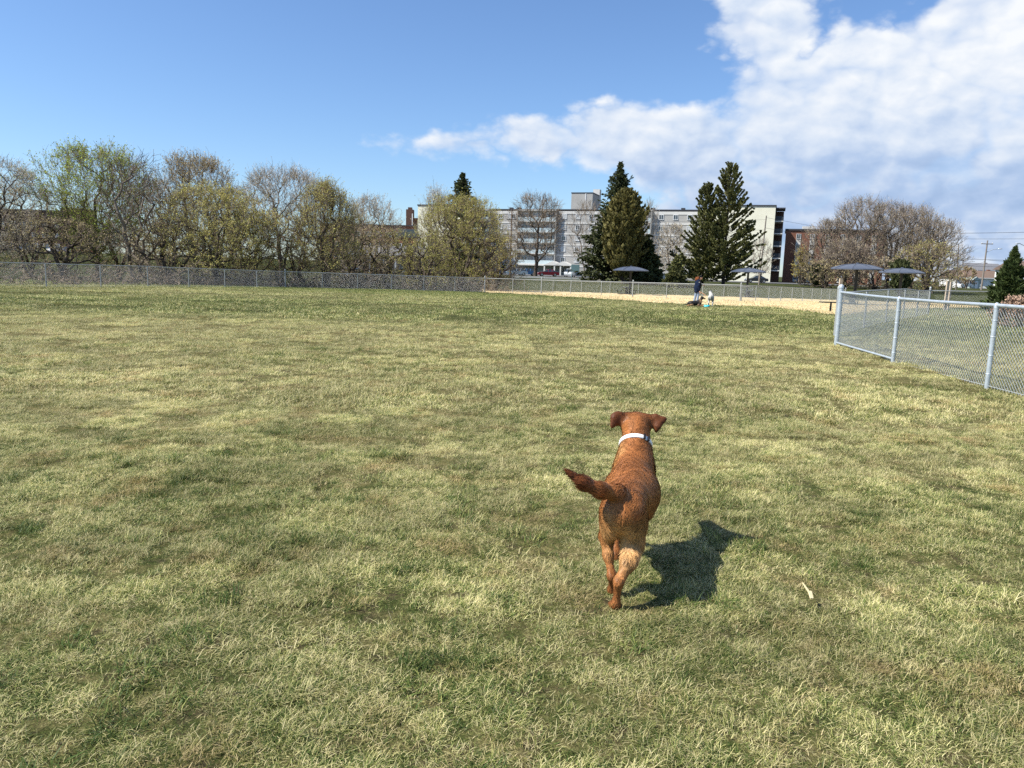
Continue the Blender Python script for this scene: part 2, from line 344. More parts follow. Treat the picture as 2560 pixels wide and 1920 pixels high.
# grass: clumps of blades on points
BLADE = blade_material('grass_blades'); TUFT = blade_material('tuft_blades', -0.42); STRAW = blade_material('straw_blades', 0.25)
clump_col = {}
def clump_mesh(name, n, rad, hmin, hmax, wid, lean, m, seed):
    r = np.random.default_rng(seed)
    a = r.uniform(0, 2 * math.pi, n); d = rad * np.sqrt(r.uniform(0, 1, n)); base = np.stack([d * np.cos(a), d * np.sin(a), np.full(n, -0.012)], -1)
    th = r.uniform(0, 2 * math.pi, n); ln = r.uniform(hmin, hmax, n); tilt = np.clip(r.normal(lean, 0.28, n), 0.1, 1.5)
    hd = np.stack([np.cos(th), np.sin(th), np.zeros(n)], -1); sd = np.stack([-np.sin(th), np.cos(th), np.zeros(n)], -1)
    sd = sd * (wid * r.uniform(.6, 1.3, n))[:, None]
    def pt(t):
        ang = tilt * (0.35 + 0.9 * t)
        return base + hd * (ln * t * np.sin(ang))[:, None] + np.array([0, 0, 1.]) * (ln * t * np.cos(ang))[:, None]
    kink = r.normal(0, 0.25, (n, 1)) * sd / wid * 0.02
    p1, p2, p3 = pt(.4) , pt(.75) + kink, pt(1.0) + kink * 2.2
    V = np.stack([base - sd, base + sd, p1 - sd * .85, p1 + sd * .85, p2 - sd * .6, p2 + sd * .6, p3], 1)
    b = (np.arange(n) * 7)[:, None]
    mb = MB(); mb.block(V.reshape(-1, 3), np.concatenate([b + np.array([0, 1, 3, 2]), b + np.array([2, 3, 5, 4])])); mb.f[3].append((b + np.array([4, 5, 6]))); mb.m[3].append(np.zeros(n, np.int32))
    return bpy.data.objects.new(name, mb.mesh(name, m))
def make_coll(name, objs):
    c = bpy.data.collections.new(name)
    for o in objs: c.objects.link(o)
    return c
def tile_mesh(name, size, n, hmin, hmax, wid, lean, seed, weeds=0, clump=9.0, thatch=0):
    r = np.random.default_rng(seed); p = r.uniform(-size / 2 * 1.04, size / 2 * 1.04, (int(n * 2.2), 2)) + r.normal(0, size * .07, (int(n * 2.2), 2)); f_ = clump / size
    dn = vnoise(p[:, 0] * f_ + seed, p[:, 1] * f_, seed) * .6 + vnoise(p[:, 0] * f_ * 2.7, p[:, 1] * f_ * 2.7 + seed, seed + 1) * .4
    p = p[dn > r.uniform(.08, .56, len(p))][:n]; n = len(p); dn = vnoise(p[:, 0] * f_ + seed, p[:, 1] * f_, seed)
    # blades of one clump lean roughly the same way
    th = vnoise(p[:, 0] * f_ * .8 + 50, p[:, 1] * f_ * .8, seed + 2) * 12.6 + r.normal(0, 1.5, n); ln = r.uniform(hmin, hmax, n) * (.4 + 1.1 * dn); tilt = np.clip(r.normal(lean, .32, n), .1, 1.52)
    if thatch:
        m_ = int(thatch); p = np.concatenate([p, r.uniform(-size / 2, size / 2, (m_, 2)) + r.normal(0, size * .09, (m_, 2))]); th = np.concatenate([th, r.uniform(0, 6.283, m_)]); ln = np.concatenate([ln, r.uniform(.015, .04, m_)]); tilt = np.concatenate([tilt, r.uniform(1.25, 1.52, m_)]); n += m_
    base = np.concatenate([p, np.full((n, 1), -.010)], 1); base[n - int(thatch):, 2] = r.uniform(-.010, -.001, int(thatch)); hd = np.stack([np.cos(th), np.sin(th), np.zeros(n)], -1); sd = np.stack([-np.sin(th), np.cos(th), np.zeros(n)], -1); w_ = wid * r.uniform(.55, 1.35, n)
    if weeds: k = r.uniform(0, 1, n) < weeds; w_ = np.where(k, wid * 3.2, w_); ln = np.where(k, ln * .6, ln); tilt = np.where(k, 1.25, tilt)
    sw = sd * w_[:, None]
    def pt(t):
        ang = tilt * (.35 + .9 * t); return base + hd * (ln * t * np.sin(ang))[:, None] + np.array([0, 0, 1.]) * np.maximum(ln * t * np.cos(ang), .002 + .012 * t)[:, None]
    kink = sd * (r.normal(0, .16, n) * ln)[:, None]; p1, p2, p3 = pt(.4), pt(.75) + kink * .5, pt(1.0) + kink * 1.3
    V = np.stack([base - sw, base + sw, p1 - sw * .9, p1 + sw * .9, p2 - sw * .65, p2 + sw * .65, p3], 1); b = (np.arange(n) * 7)[:, None]
    u_ = r.uniform(0, 1, n); mi = np.where(u_ < .56, 0, np.where(u_ < .88, 1, 2)).astype(np.int32)
    if weeds: mi = np.where(k, 2, mi).astype(np.int32)
    mb = MB(); mb.block(V.reshape(-1, 3), np.concatenate([b + np.array([0, 1, 3, 2]), b + np.array([2, 3, 5, 4])])); mb.m[4] = [np.concatenate([mi, mi])]; mb.f[3].append(b + np.array([4, 5, 6])); mb.m[3].append(mi)
    return bpy.data.objects.new(name, mb.mesh(name, [BLADE, STRAW, TUFT]))
near_c = make_coll('near_tiles', [tile_mesh('turf_patch', .5, 6800, .02, .052, .00105, 1.0, 21 + i, .03, 5.5, 1600) for i in range(6)])
tuft_c = make_coll('tuft_clumps', [clump_mesh('tuft', 60, .07, .04, .095, .0018, .8, TUFT, 41 + i) for i in range(3)])
pale_c = make_coll('pale_clumps', [clump_mesh('tuft', 90, .10, .04, .09, .0012, 1.1, STRAW, 45 + i) for i in range(3)])
mid_c = make_coll('mid_tiles', [tile_mesh('turf_patch', 1.0, 6800, .025, .065, .0022, .92, 51 + i, .0, 8.0) for i in range(5)])
far_c = make_coll('far_tiles', [tile_mesh('turf_patch', 2.5, 7000, .04, .085, .0058, .9, 61 + i, .0, 9.0) for i in range(4)])
def scatter(name, coll, pts, rot, scl):
    me = bpy.data.meshes.new(name); me.vertices.add(len(pts)); me.vertices.foreach_set('co', pts.astype(np.float32).ravel())
    if rot.ndim == 1: rot = np.stack([rot * 0, rot * 0, rot], -1)
    if scl.ndim == 1: scl = np.stack([scl] * 3, -1)
    a = me.attributes.new('rot', 'FLOAT_VECTOR', 'POINT'); a.data.foreach_set('vector', rot.astype(np.float32).ravel())
    a = me.attributes.new('scl', 'FLOAT_VECTOR', 'POINT'); a.data.foreach_set('vector', scl.astype(np.float32).ravel())
    o = obj(name, me); md = o.modifiers.new('scatter', 'NODES'); ng = bpy.data.node_groups.new(name, 'GeometryNodeTree'); md.node_group = ng
    ng.interface.new_socket('Geometry', in_out='INPUT', socket_type='NodeSocketGeometry'); ng.interface.new_socket('Geometry', in_out='OUTPUT', socket_type='NodeSocketGeometry')
    N = ng.nodes; L = ng.links; gi = N.new('NodeGroupInput'); go = N.new('NodeGroupOutput'); ip = N.new('GeometryNodeInstanceOnPoints'); ci = N.new('GeometryNodeCollectionInfo')
    ci.inputs['Collection'].default_value = coll; ci.inputs['Separate Children'].default_value = True; ci.inputs['Reset Children'].default_value = True
    ip.inputs['Pick Instance'].default_value = True
    na = N.new('GeometryNodeInputNamedAttribute'); na.data_type = 'FLOAT_VECTOR'; na.inputs[0].default_value = 'rot'
    ns = N.new('GeometryNodeInputNamedAttribute'); ns.data_type = 'FLOAT_VECTOR'; ns.inputs[0].default_value = 'scl'
    rv = N.new('FunctionNodeRandomValue'); rv.data_type = 'INT'; [setattr(i_, 'default_value', v_) for i_, v_ in zip([i_ for i_ in rv.inputs if i_.type == 'INT' and i_.name in ('Min', 'Max')], (0, 11))]
    L.new([o_ for o_ in rv.outputs if o_.type == 'INT'][0], ip.inputs['Instance Index'])
    m2p = N.new('GeometryNodeMeshToPoints'); L.new(gi.outputs[0], m2p.inputs[0]); L.new(m2p.outputs[0], ip.inputs['Points'])
    L.new(ci.outputs[0], ip.inputs['Instance']); L.new(na.outputs[0], ip.inputs['Rotation']); L.new(ns.outputs[0], ip.inputs['Scale']); L.new(ip.outputs[0], go.inputs[0])
    return o
def wedge(y0, y1, density, half0, halfk, seed):
    r = np.random.default_rng(seed); A = 0; W = half0 + halfk * y1
    n = int(density * 2 * W * (y1 - y0)); p = np.stack([r.uniform(-W, W, n), r.uniform(y0, y1, n)], -1)
    return p[np.abs(p[:, 0]) < half0 + halfk * p[:, 1]], r
def hit(u, v):
    D = np.arange(8, 110, 0.1); d = ray(u, v); P = d[None] / d[1] * D[:, None]; P[:, 2] += CAM_H
    k = int(np.argmax(P[:, 2] < terrain(P[:, 0], P[:, 1]))); return (float(P[k, 0]), float(P[k, 1]))
MULCH_FRONT = [hit(u, v) for u, v in [(1215, 732), (1290, 735), (1380, 740), (1480, 745), (1560, 751), (1650, 757), (1740, 760), (1850, 766), (1990, 774), (2090, 789)]] + [(15.4, 35.5), (21.0, 43.5), (29, 53), (40, 64), (60, 72)]
def in_mulch(x, y):
    # region beyond the front edge of the wood chips
    poly = np.array(MULCH_FRONT + [(60, 90), (-4, 90)]); inside = np.zeros(len(x), bool); j = len(poly) - 1
    for i in range(len(poly)):
        xi, yi = poly[i]; xj, yj = poly[j]
        c = ((yi > y) != (yj > y)) & (x < (xj - xi) * (y - yi) / (yj - yi + 1e-12) + xi); inside ^= c; j = i
    return inside
def lawn(name, coll, y0, y1, dens, h0, hk, seed, s0=.8, s1=1.25, keep=None):
    p, r = wedge(y0, y1, dens, h0, hk, seed)
    if keep is not None: p = p[keep(p[:, 0], p[:, 1], r)]
    p = p[~in_mulch(p[:, 0], p[:, 1])]
    pts = np.stack([p[:, 0], p[:, 1], gz(p[:, 0], p[:, 1])], -1)
    ht = 0.75 + 0.5 * vnoise(p[:, 0] * 1.7, p[:, 1] * 1.7, 9)
    o = scatter(name, coll, pts, r.uniform(0, 6.28, len(p)), r.uniform(s0, s1, len(p)) * ht)
    return o
def tiled(name, coll, size, y0, y1, h0, hk, seed, hs=(.8, 1.25)):
    """square turf patches laid side by side, each turned at random and tipped to the ground"""
    r = np.random.default_rng(seed); xs = np.arange(-(h0 + hk * y1), h0 + hk * y1, size); ys = np.arange(y0 + size / 2, y1, size); X, Y = np.meshgrid(xs, ys); X = X.ravel() + r.normal(0, size * .04, X.size); Y = Y.ravel() + r.normal(0, size * .04, Y.size)
    k = (np.abs(X) < h0 + hk * Y + size / 2) & ~in_mulch(X, Y); X, Y = X[k], Y[k]; n = len(X); e_ = size * .35
    gxx = (gz(X + e_, Y) - gz(X - e_, Y)) / (2 * e_); gyy = (gz(X, Y + e_) - gz(X, Y - e_)) / (2 * e_); zr = r.integers(0, 4, n) * math.pi / 2 + r.normal(0, .06, n)
    ca, sa = np.cos(zr), np.sin(zr); lx, ly = gxx * ca + gyy * sa, -gxx * sa + gyy * ca
    h = r.uniform(hs[0], hs[1], n) * (.8 + .4 * vnoise(X * .9, Y * .9, 9))
    return scatter(name, coll, np.stack([X, Y, gz(X, Y)], -1), np.stack([ly, -lx, zr], -1), np.stack([np.ones(n), np.ones(n), h], -1))
gs = tiled('grass', near_c, .5, 1.2, 8.2, 0.9, 0.76, 101)
tag(gs, 'thin dry and green lawn grass in the foreground of the field', 'grass', kind='stuff')
gs = lawn('grass', tuft_c, 1.3, 14.0, 26, 0.8, 0.74, 102, .6, 1.3, keep=lambda x, y, r: (vnoise(x * .9, y * .9, 12) * .55 + vnoise(x * 3.1, y * 3.1, 13) * .45) > r.uniform(0.45, 0.64, len(x)))
tag(gs, 'dark green grass tufts standing out of the dry lawn', 'grass', kind='stuff')
gs = lawn('grass', pale_c, 1.3, 12.0, 18, 0.8, 0.74, 112, .6, 1.25, keep=lambda x, y, r: (vnoise(x * 1.1, y * 1.1, 22) * .5 + vnoise(x * 4.1, y * 4.1, 23) * .5) > r.uniform(0.5, 0.66, len(x)))
tag(gs, 'pale straw tussocks bent over in the dry lawn', 'grass', kind='stuff')
gs = tiled('grass', mid_c, 1.0, 8.1, 22.0, 0.9, 0.74, 103)
tag(gs, 'straw coloured lawn across the middle of the field', 'grass', kind='stuff')
gs = tiled('grass', far_c, 2.5, 21.6, 62, 1.0, 0.73, 104)
tag(gs, 'greener lawn in front of the far fences', 'grass', kind='stuff')

# ------------------------------------------------------------------ wood chip surface
def chips_material():
    m = bpy.data.materials.new('wood_chips'); m.use_nodes = True; t = NT(m.node_tree); t.n.clear()
    g = t.add('ShaderNodeNewGeometry'); P = g.outputs['Position']
    vo = t.add('ShaderNodeTexVoronoi'); t.set(vo.inputs['Vector'], P); vo.inputs['Scale'].default_value = 11.0
    c = t.ramp(vo.outputs['Color'], [(0.1, (0.38, 0.27, 0.13)), (0.45, (0.58, 0.46, 0.24)), (0.9, (0.70, 0.59, 0.36))])
    c = t.mix(t.maprange(t.noise(P, 0.35, 4, .6), 0.35, 0.7, 0, .3), c, (0.42, 0.30, 0.16))
    b = t.add('ShaderNodeBsdfPrincipled'); t.set(b.inputs['Base Color'], c); b.inputs['Roughness'].default_value = .85; b.inputs['Specular IOR Level'].default_value = .1
    bn = t.add('ShaderNodeBump'); bn.inputs['Strength'].default_value = .8; bn.inputs['Distance'].default_value = .05; t.set(bn.inputs['Height'], vo.outputs['Distance']); t.set(b.inputs['Normal'], bn.outputs[0])
    t.set(t.add('ShaderNodeOutputMaterial').inputs[0], b.outputs[0]); return m
CHIPS = chips_material()
fr = np.array(MULCH_FRONT); seg = np.concatenate([[0], np.cumsum(np.linalg.norm(np.diff(fr, axis=0), axis=1))]); uu = np.linspace(0, seg[-1], 420)
fx = np.interp(uu, seg, fr[:, 0]); fy = np.interp(uu, seg, fr[:, 1]); ker = np.ones(13) / 13
fx = np.convolve(np.pad(fx, 6, 'edge'), ker, 'valid'); fy = np.convolve(np.pad(fy, 6, 'edge'), ker, 'valid')
fy = fy + (vnoise(uu * 1.3, uu * 0, 2) - .5) * 0.9 + (vnoise(uu * 4, uu * 0, 6) - .5) * 0.5
bx = -4 + (60 + 4) * (uu / seg[-1]); byy = np.full_like(bx, 83.0)
K = np.linspace(0, 1, 90)[:, None] ** 1.5
MX = fx + (bx - fx) * K; MY = fy + (byy - fy) * K
MZ = terrain(MX, MY) + 0.035 + 0.05 * (vnoise(MX * .9, MY * .9, 7) - .3) * np.minimum(1, K * 12) + 0.03 * (vnoise(MX * 3, MY * 3, 17) - .5)
MZ[0] = terrain(MX[0], MY[0]) - 0.03
n0 = MX.shape[1]; I = np.arange(n0 - 1)[None] + np.arange(89)[:, None] * n0
o = MB().block(np.stack([MX, MY, MZ], -1).reshape(-1, 3), np.stack([I, I + 1, I + 1 + n0, I + n0], -1).reshape(-1, 4)).build('wood_chip_ground', CHIPS, smooth=True)
tag(o, kind='structure')
# loose chips on it and straying over the edge
r = np.random.default_rng(5); nchip = 9000; k = r.integers(0, len(uu), nchip); tt = r.uniform(0, 1, nchip) ** 2 * .5 - .012
px = fx[k] + (bx[k] - fx[k]) * tt + r.normal(0, .25, nchip); py = fy[k] + (byy[k] - fy[k]) * tt + r.normal(0, .25, nchip)
chip_c = make_coll('chip_shapes', [MB().box((0, 0, 0.02), (.11 - .02 * i, .035 + .008 * i, .016), 0, taper=.8).build('chip', CHIPS) for i in range(3)])
for ob in list(chip_c.objects): COL.objects.unlink(ob)
o = scatter('loose_wood_chips', chip_c, np.stack([px, py, terrain(px, py) + .05], -1), r.uniform(0, 6.28, nchip), r.uniform(.6, 1.5, nchip))
tag(o, 'pale loose wood chips strewn over the play surface', 'wood chips', kind='stuff')

# ------------------------------------------------------------------ chain link fences
STEEL = mat('galvanised_steel', (0.46, 0.51, 0.545), .45, .18, 9.0, metal=.45, spec=.5)
STEEL_FAR = mat('dull_galvanised_steel', (0.33, 0.345, 0.34), .55, .15, 3.0, metal=.3, spec=.4)
WIRE = mat('galvanised_wire', (0.48, 0.51, 0.51), .45, .1, 4.0, metal=.3, spec=.5)
WIRE_FAR = mat('dull_wire', (0.45, 0.465, 0.46), .6, .1, 4.0, metal=.1, spec=.3)
def netting(name, L, H, w, rad, m=None):
    nwi = int(round(L / w)); nz = int(round(H / w)); zs = np.linspace(0.02, H + .03, nz + 1)
    mb = MB(); X = []
    for j in range(nwi):
        x0 = j * L / nwi; x1 = x0 + L / nwi * 1.06; xs = np.where((np.arange(nz + 1) + j) % 2 == 0, x0, x1)
        yo = np.where((np.arange(nz + 1) + j) % 2 == 0, rad * .8, -rad * .8)
        X.append(np.stack([xs, yo, zs], -1))
    X = np.array(X); mb.tubes(X[:, :-1].reshape(-1, 3), X[:, 1:].reshape(-1, 3), rad, rad, 3)
    # twisted ends standing above the rail
    tips = X[:, -1]; mb.tubes(tips, tips + np.array([.012, 0, .03]), rad, rad * .7, 3)
    return mb.mesh(name, m or WIRE)
NET_FAR = netting('wire_netting', 3.0, 1.15, .032, .0015, WIRE_FAR)
NET_NEAR = netting('wire_netting', 3.2, 1.2, .036, .0042)
def post_mesh(name, h, r, cap=True, n=10, m=None):
    mb = MB().lathe([(r, -.25), (r, h - .02)], n)
    if cap: mb.lathe([(r * 1.12, h - .06), (r * 1.14, h - .02), (r * .9, h + .012), (r * .4, h + .03), (0.0005, h + .034)], n)
    else: mb.lathe([(r, h - .02), (r * .6, h), (0.0005, h + .003)], n)
    return mb.mesh(name, m or STEEL_FAR, True)
P_LINE = post_mesh('post', 1.17, .030); P_TERM = post_mesh('post', 1.36, .048)
def fence(label, pts, bays, terminals, group=None, net=NET_FAR, netL=3.0, H=1.2, line=P_LINE, term=P_TERM, rail_r=.024, bottom_rail=(), ties=False, zs=None):
    """pts: corner points (x,y); bays: number of bays per run; terminals: indices of tall posts"""
    st = []; 
    for i in range(len(pts) - 1):
        a, b = np.array(pts[i], float), np.array(pts[i + 1], float)
        for k in range(bays[i]): st.append(a + (b - a) * k / bays[i])
    st.append(np.array(pts[-1], float)); st = np.array(st)
    zg = gz(st[:, 0], st[:, 1]) if zs is None else np.asarray(zs)
    org = np.array([st[0, 0], st[0, 1], zg[0]])
    e = empty('chain_link_fence', org, label=label, cat='fence', group=group)
    P = np.concatenate([st, zg[:, None]], 1) - org
    for i, p in enumerate(P):
        po = obj('post', term if i in terminals else line, e, loc=p)
        if ties:
            for hz in (.22, .5, .78, 1.02): MB().lathe([(.044 if i in terminals else .034, hz), (.056 if i in terminals else .041, hz + .006), (.044 if i in terminals else .034, hz + .014)], 12).build('tie_band', STEEL, po)
    for i in range(len(P) - 1):
        a, b = P[i], P[i + 1]; d = b - a; L = np.linalg.norm(d); rz = math.atan2(d[1], d[0]); ry = -math.asin(d[2] / L)
        MB().path([a + [0, 0, H], (a + b) / 2 + [0, 0, H - .008], b + [0, 0, H]], rail_r, 8).build('top_rail', STEEL if ties else STEEL_FAR, e, True)
        o = obj('wire_netting', net, e, loc=a + np.array([-math.sin(rz), math.cos(rz), 0]) * .04, scale=(L / netL, 1, 1)); o.rotation_euler = (0, ry, rz)
        if i in bottom_rail: MB().path([a + [0, 0, .08], b + [0, 0, .1]], .022, 8).build('bottom_rail', STEEL, e, True)
        else: MB().path([a + [0, 0, .05], b + [0, 0, .05]], .004, 4).build('tension_wire', WIRE, e)
    return e
# left boundary: comes in from the left, bends, runs to the corner post
fence('long galvanised chain-link fence in front of the budding trees', [(-28.4, 26.6), (-17.4, 58.0), (-2.6, 66.0)], [10, 6], {0, 10, 16})
cz = gp(1353, 65)[:2]; c2 = gp(1581, 62)[:2]; c3 = gp(1850, 57)[:2]
c4 = c3 + np.array([.6, .8]) * 3.05 * 10
fence('chain-link fence along the edge of the yellow wood chips', [(-2.6, 66.12), tuple(cz), tuple(c2), tuple(c3)], [2, 3, 3], {0, 2, 5, 8})
fence('chain-link fence receding to the right beyond the wood chips', [tuple(c3 + np.array([.12, .1])), tuple(c4)], [10], {10})
bf = [gp(1240, 81)[:2], gp(1880, 81)[:2]]
fence('lower chain-link fence seen behind the wood chip fence', [tuple(bf[0]), tuple(bf[1])], [9], set(), rail_r=.02)
# near fence on the right
NP_LINE = post_mesh('post', 1.26, .034, n=16, m=STEEL); NP_TERM = post_mesh('post', 1.40, .05, n=16, m=STEEL)
fence('near chain-link fence with thick blue-grey posts', [(7.55, 17.75), (7.28, 14.5), (7.12, 11.3), (6.98, 8.1), (6.85, 4.9), (6.75, 1.7)], [1, 1, 1, 1, 1], {0}, net=NET_NEAR, netL=3.2, H=1.25, line=NP_LINE, term=NP_TERM, rail_r=.027, bottom_rail=(0,), ties=True)
# its far side: runs away behind, with a gate bow
fence('chain-link fence running behind the near fence to the small spruce', [(8.88, 21.0), (20.3, 37.5), (27.5, 36.5)], [5, 2], {0, 5, 7}, H=1.2)

# ------------------------------------------------------------------ buildings
BR_GREY = mat('pale_grey_brick', (0.35, 0.34, 0.32), .85, .10, .6, bump=.15, bscale=6)
BR_CREAM = mat('cream_brick', (0.70, 0.675, 0.53), .85, .07, .5, bump=.15, bscale=6)
BAND = mat('white_concrete_band', (0.55, 0.54, 0.51), .8, .06, 1.0)
DKRAIL = mat('dark_balcony_rail', (0.03, 0.035, 0.042), .5, .1)
DKTRIM = mat('dark_roof_trim', (0.045, 0.047, 0.055), .6, .1)
FRAME = mat('white_window_frame', (0.72, 0.73, 0.74), .5, .05)
GLASS = mat('window_glass', (0.035, 0.045, 0.055), .08, .3, .4, spec=.8)
BLIND = mat('pale_window_blind', (0.42, 0.43, 0.42), .3, .2, .3, spec=.6)
RAILG = mat('frosted_rail_glass', (0.42, 0.50, 0.52), .25, .08, .5, spec=.6)
CONC = mat('concrete', (0.55, 0.54, 0.51), .85, .12, 1.0)
BRICK_RED = mat('red_brown_brick', (0.19, 0.085, 0.055), .9, .18, 1.5, bump=.2, bscale=10)
BRICK_DK = mat('dark_brown_brick', (0.11, 0.06, 0.045), .9, .15, 1.2)
ASPH = mat('asphalt_car_park', (0.11, 0.11, 0.115), .9, .15, .6, coords='World')
ROOFG = mat('grey_shingle_roof', (0.17, 0.17, 0.18), .9, .15, 2.0)
ROOFB = mat('brown_shingle_roof', (0.15, 0.105, 0.08), .9, .15, 2.0)

def boxo(name, c, d, m, parent=None, rz=0.0): return MB().box((0, 0, 0), d).build(name, m, parent, loc=c, rot=(0, 0, rz))
def window_meshes(w_, h_, glass):
    f = MB(); t_ = .09
    f.box((0, 0, h_ / 2 - t_ / 2), (w_, .14, t_)); f.box((0, 0, -h_ / 2 + t_ / 2), (w_ + .1, .2, t_)); f.box((-w_ / 2 + t_ / 2, 0, 0), (t_, .14, h_ - 2 * t_)); f.box((w_ / 2 - t_ / 2, 0, 0), (t_, .14, h_ - 2 * t_)); f.box((0.02, 0, 0), (.07, .12, h_ - 2 * t_))
    p = MB().box((0, .02, 0), (w_ - .16, .04, h_ - .16))
    return f.mesh('window', FRAME), p.mesh('pane', glass)
WIN = {k: window_meshes(1.25, 1.35, g_) for k, g_ in (('d', GLASS), ('b', BLIND))}
def window(parent, x, y, z, kind='d', rz=0.0, sx=1.0, sz=1.0, ms=None):
    f, p = (ms or WIN)[kind]
    o = obj('window', f, parent, loc=(x, y, z), rot=(0, 0, rz), scale=(sx, 1, sz)); obj('pane', p, o); return o

# --- the long pale apartment block, plan like a wide U open towards the field
FL, NF = 2.95, 6; HB = FL * NF
ang = -math.atan2(16, 47)
pm = at(1398, 600, 215.5); A0 = np.array([pm[0], 215.5, .05])
def bl(x): return x
ab = empty('apartment_block', A0, ang, 'long pale apartment block with white floor bands behind the spruces', 'building')
def u2x(u, D=None):
    # local x along the facade for picture column u
    d = ray(u, 600); s_ = d[0] / d[1]; ca, sa = math.cos(ang), math.sin(ang)
    return (s_ * A0[1] - A0[0]) / (ca - s_ * sa)
XL, XR = u2x(1160), u2x(1795)
boxo('main_wall', ((XL + XR) / 2, 9, HB / 2 - .2), (XR - XL, 18, HB + .4), BR_GREY, ab)
WD = 11.0
def wx(u):   # local x on the front of the wings
    d = ray(u, 600); s_ = d[0] / d[1]; ca, sa = math.cos(ang), math.sin(ang); o_ = A0[:2] + np.array([sa, -ca]) * WD
    return (s_ * o_[1] - o_[0]) / (ca - s_ * sa)
WL0, WL1, WR0, WR1 = wx(1044), wx(1044) + 14.5, wx(1933) - 15, wx(1933)
boxo('end_wing_wall', ((WL0 + WL1) / 2, 9 - WD / 2 + .003, HB / 2), (WL1 - WL0, 18 + WD, HB + .9), BR_CREAM, ab)
boxo('end_wing_wall', ((WR0 + WR1) / 2, 9 - WD / 2 + .003, HB / 2), (WR1 - WR0, 18 + WD, HB + .9), BR_CREAM, ab)
for a_, b_, y0 in ((WL0, WL1, -WD), (WR0, WR1, -WD)):
    boxo('roof_trim', ((a_ + b_) / 2, y0 + 9 + WD / 2, HB + .62), (b_ - a_ + .35, 18 + WD + .3, .34), DKTRIM, ab)
boxo('roof_trim', ((WL1 + WR0) / 2, 9, HB + .36), (WR0 - WL1 - .4, 18.3, .3), DKTRIM, ab)
xa, xb = WL1 + .02, WR0 - .02
for k in range(1, NF + 1):
    zb = k * FL - (.30 if k < NF else .42)
    boxo('floor_band', ((xa + xb) / 2, -.035, zb), (xb - xa, .12, .42 if k < NF else .8), BAND, ab)
# balcony stacks (projecting, closed at the sides) and window columns
stacks = [(u2x(1196), u2x(1226)), (u2x(1296), u2x(1391)), (u2x(1585), u2x(1627))]
PR = 1.35
for a_, b_ in stacks:
    for xs in (a_, b_):
        boxo('balcony_side_wall', (xs, -PR / 2 - .1, HB / 2 + FL / 2 - .1), (.18, PR, HB - FL + .3), BR_GREY, ab)
    boxo('balcony_roof', ((a_ + b_) / 2, -PR / 2 - .12, HB + .12), (b_ - a_ + .3, PR + .1, .22), BAND, ab)
    for k in range(1, NF):
        boxo('balcony_slab', ((a_ + b_) / 2, -PR / 2 - .13, k * FL + .02), (b_ - a_ - .2, PR + .05, .2), BAND, ab)
        boxo('balcony_rail', ((a_ + b_) / 2, -PR - .08, k * FL + .63), (b_ - a_ - .22, .05, 1.0), RAILG, ab)
        nwin = max(1, int((b_ - a_) / 3.4))
        for q_ in range(nwin):
            xx = a_ + (b_ - a_) * (q_ + .5) / nwin
            window(ab, xx, -.06, k * FL + 1.35, 'd' if (q_ + k) % 3 else 'b', sx=1.5, sz=1.35)
rw = random.Random(3)
wcols = [u2x(u) for u in (1178, 1250, 1274, 1283, 1409, 1443, 1476, 1509, 1541, 1572, 1650, 1686, 1721, 1756)]
for xw in wcols:
    if any(a_ - 1 < xw < b_ + 1 for a_, b_ in stacks): continue
    for k in range(NF): window(ab, xw, -.06, k * FL + 1.45, 'd' if rw.random() < .6 else 'b')
# roof house with chimney, vents
ph = boxo('roof_house', (u2x(1446), 6, HB + 2.7), (u2x(1474) - u2x(1421), 8, 4.6), BR_GREY, ab)
hw = (u2x(1474) - u2x(1421))
boxo('roof_trim', (0, 0, 2.42), (hw + .2, 8.2, .22), DKTRIM, ph)
boxo('chimney', (hw / 2 - .9, 5.2, 1.6), (1.9, 2.0, 5.2), BRICK_RED if False else CONC, ph)
boxo('drain_pipe', (hw * .18, -4.06, 0), (.16, .1, 4.5), FRAME, ph)
for u in (1268, 1288, 1624, 1700): boxo('roof_vent', (u2x(u), 3, HB + .8), (1.0, 1.0, .7), DKTRIM, ab)
# right hand side balconies of the wing
for k in range(1, NF):
    boxo('balcony_slab', (WR1 + 1.0, -WD + 4.5, k * FL), (2.0, 7.0, .22), CONC, ab)
    boxo('balcony_rail', (WR1 + 1.98, -WD + 4.5, k * FL + .66), (.06, 6.9, 1.05), DKRAIL, ab)
    boxo('balcony_rail', (WR1 + 1.0, -WD + 1.02, k * FL + .66), (1.9, .06, 1.05), DKRAIL, ab)
    boxo('balcony_door', (WR1 + .03, -WD + 4.5, k * FL + 1.2), (.1, 5.5, 2.2), GLASS, ab)
boxo('dark_balcony_backing', (WR1 + 1.0, -WD + 8.3, HB / 2), (2.0, .3, HB - .2), BRICK_DK, ab)  # dark sheet added to close the sky gap, shade of the wing's side in its colour
boxo('balcony_slab', (WR1 + 1.1, -WD + 4.5, HB + .1), (2.3, 7.4, .3), DKTRIM, ab)
# entrance with two low white gables
for i_, u in enumerate((1395, 1420)):
    xx = u2x(u); pr = MB()
    v_ = [(-2.6, -4.6, 0), (2.6, -4.6, 0), (0, -4.6, 1.15), (-2.6, -.2, 0), (2.6, -.2, 0), (0, -.2, 1.15)]
    pr.block(v_, [[0, 2, 5, 3], [2, 1, 4, 5], [0, 3, 4, 1]]); pr.block(v_, [[0, 1, 2], [3, 5, 4]])
    pr.build('entrance_canopy', BAND, ab, loc=(xx, -.2, 2.75))
    for dx_ in (-2.3, 2.3): boxo('canopy_post', (xx + dx_, -4.5, 1.35), (.35, .35, 2.8), BAND, ab)
boxo('canopy_fascia', (u2x(1350), -1.5, 2.75), (u2x(1390) - u2x(1300), 3, .3), BAND, ab)

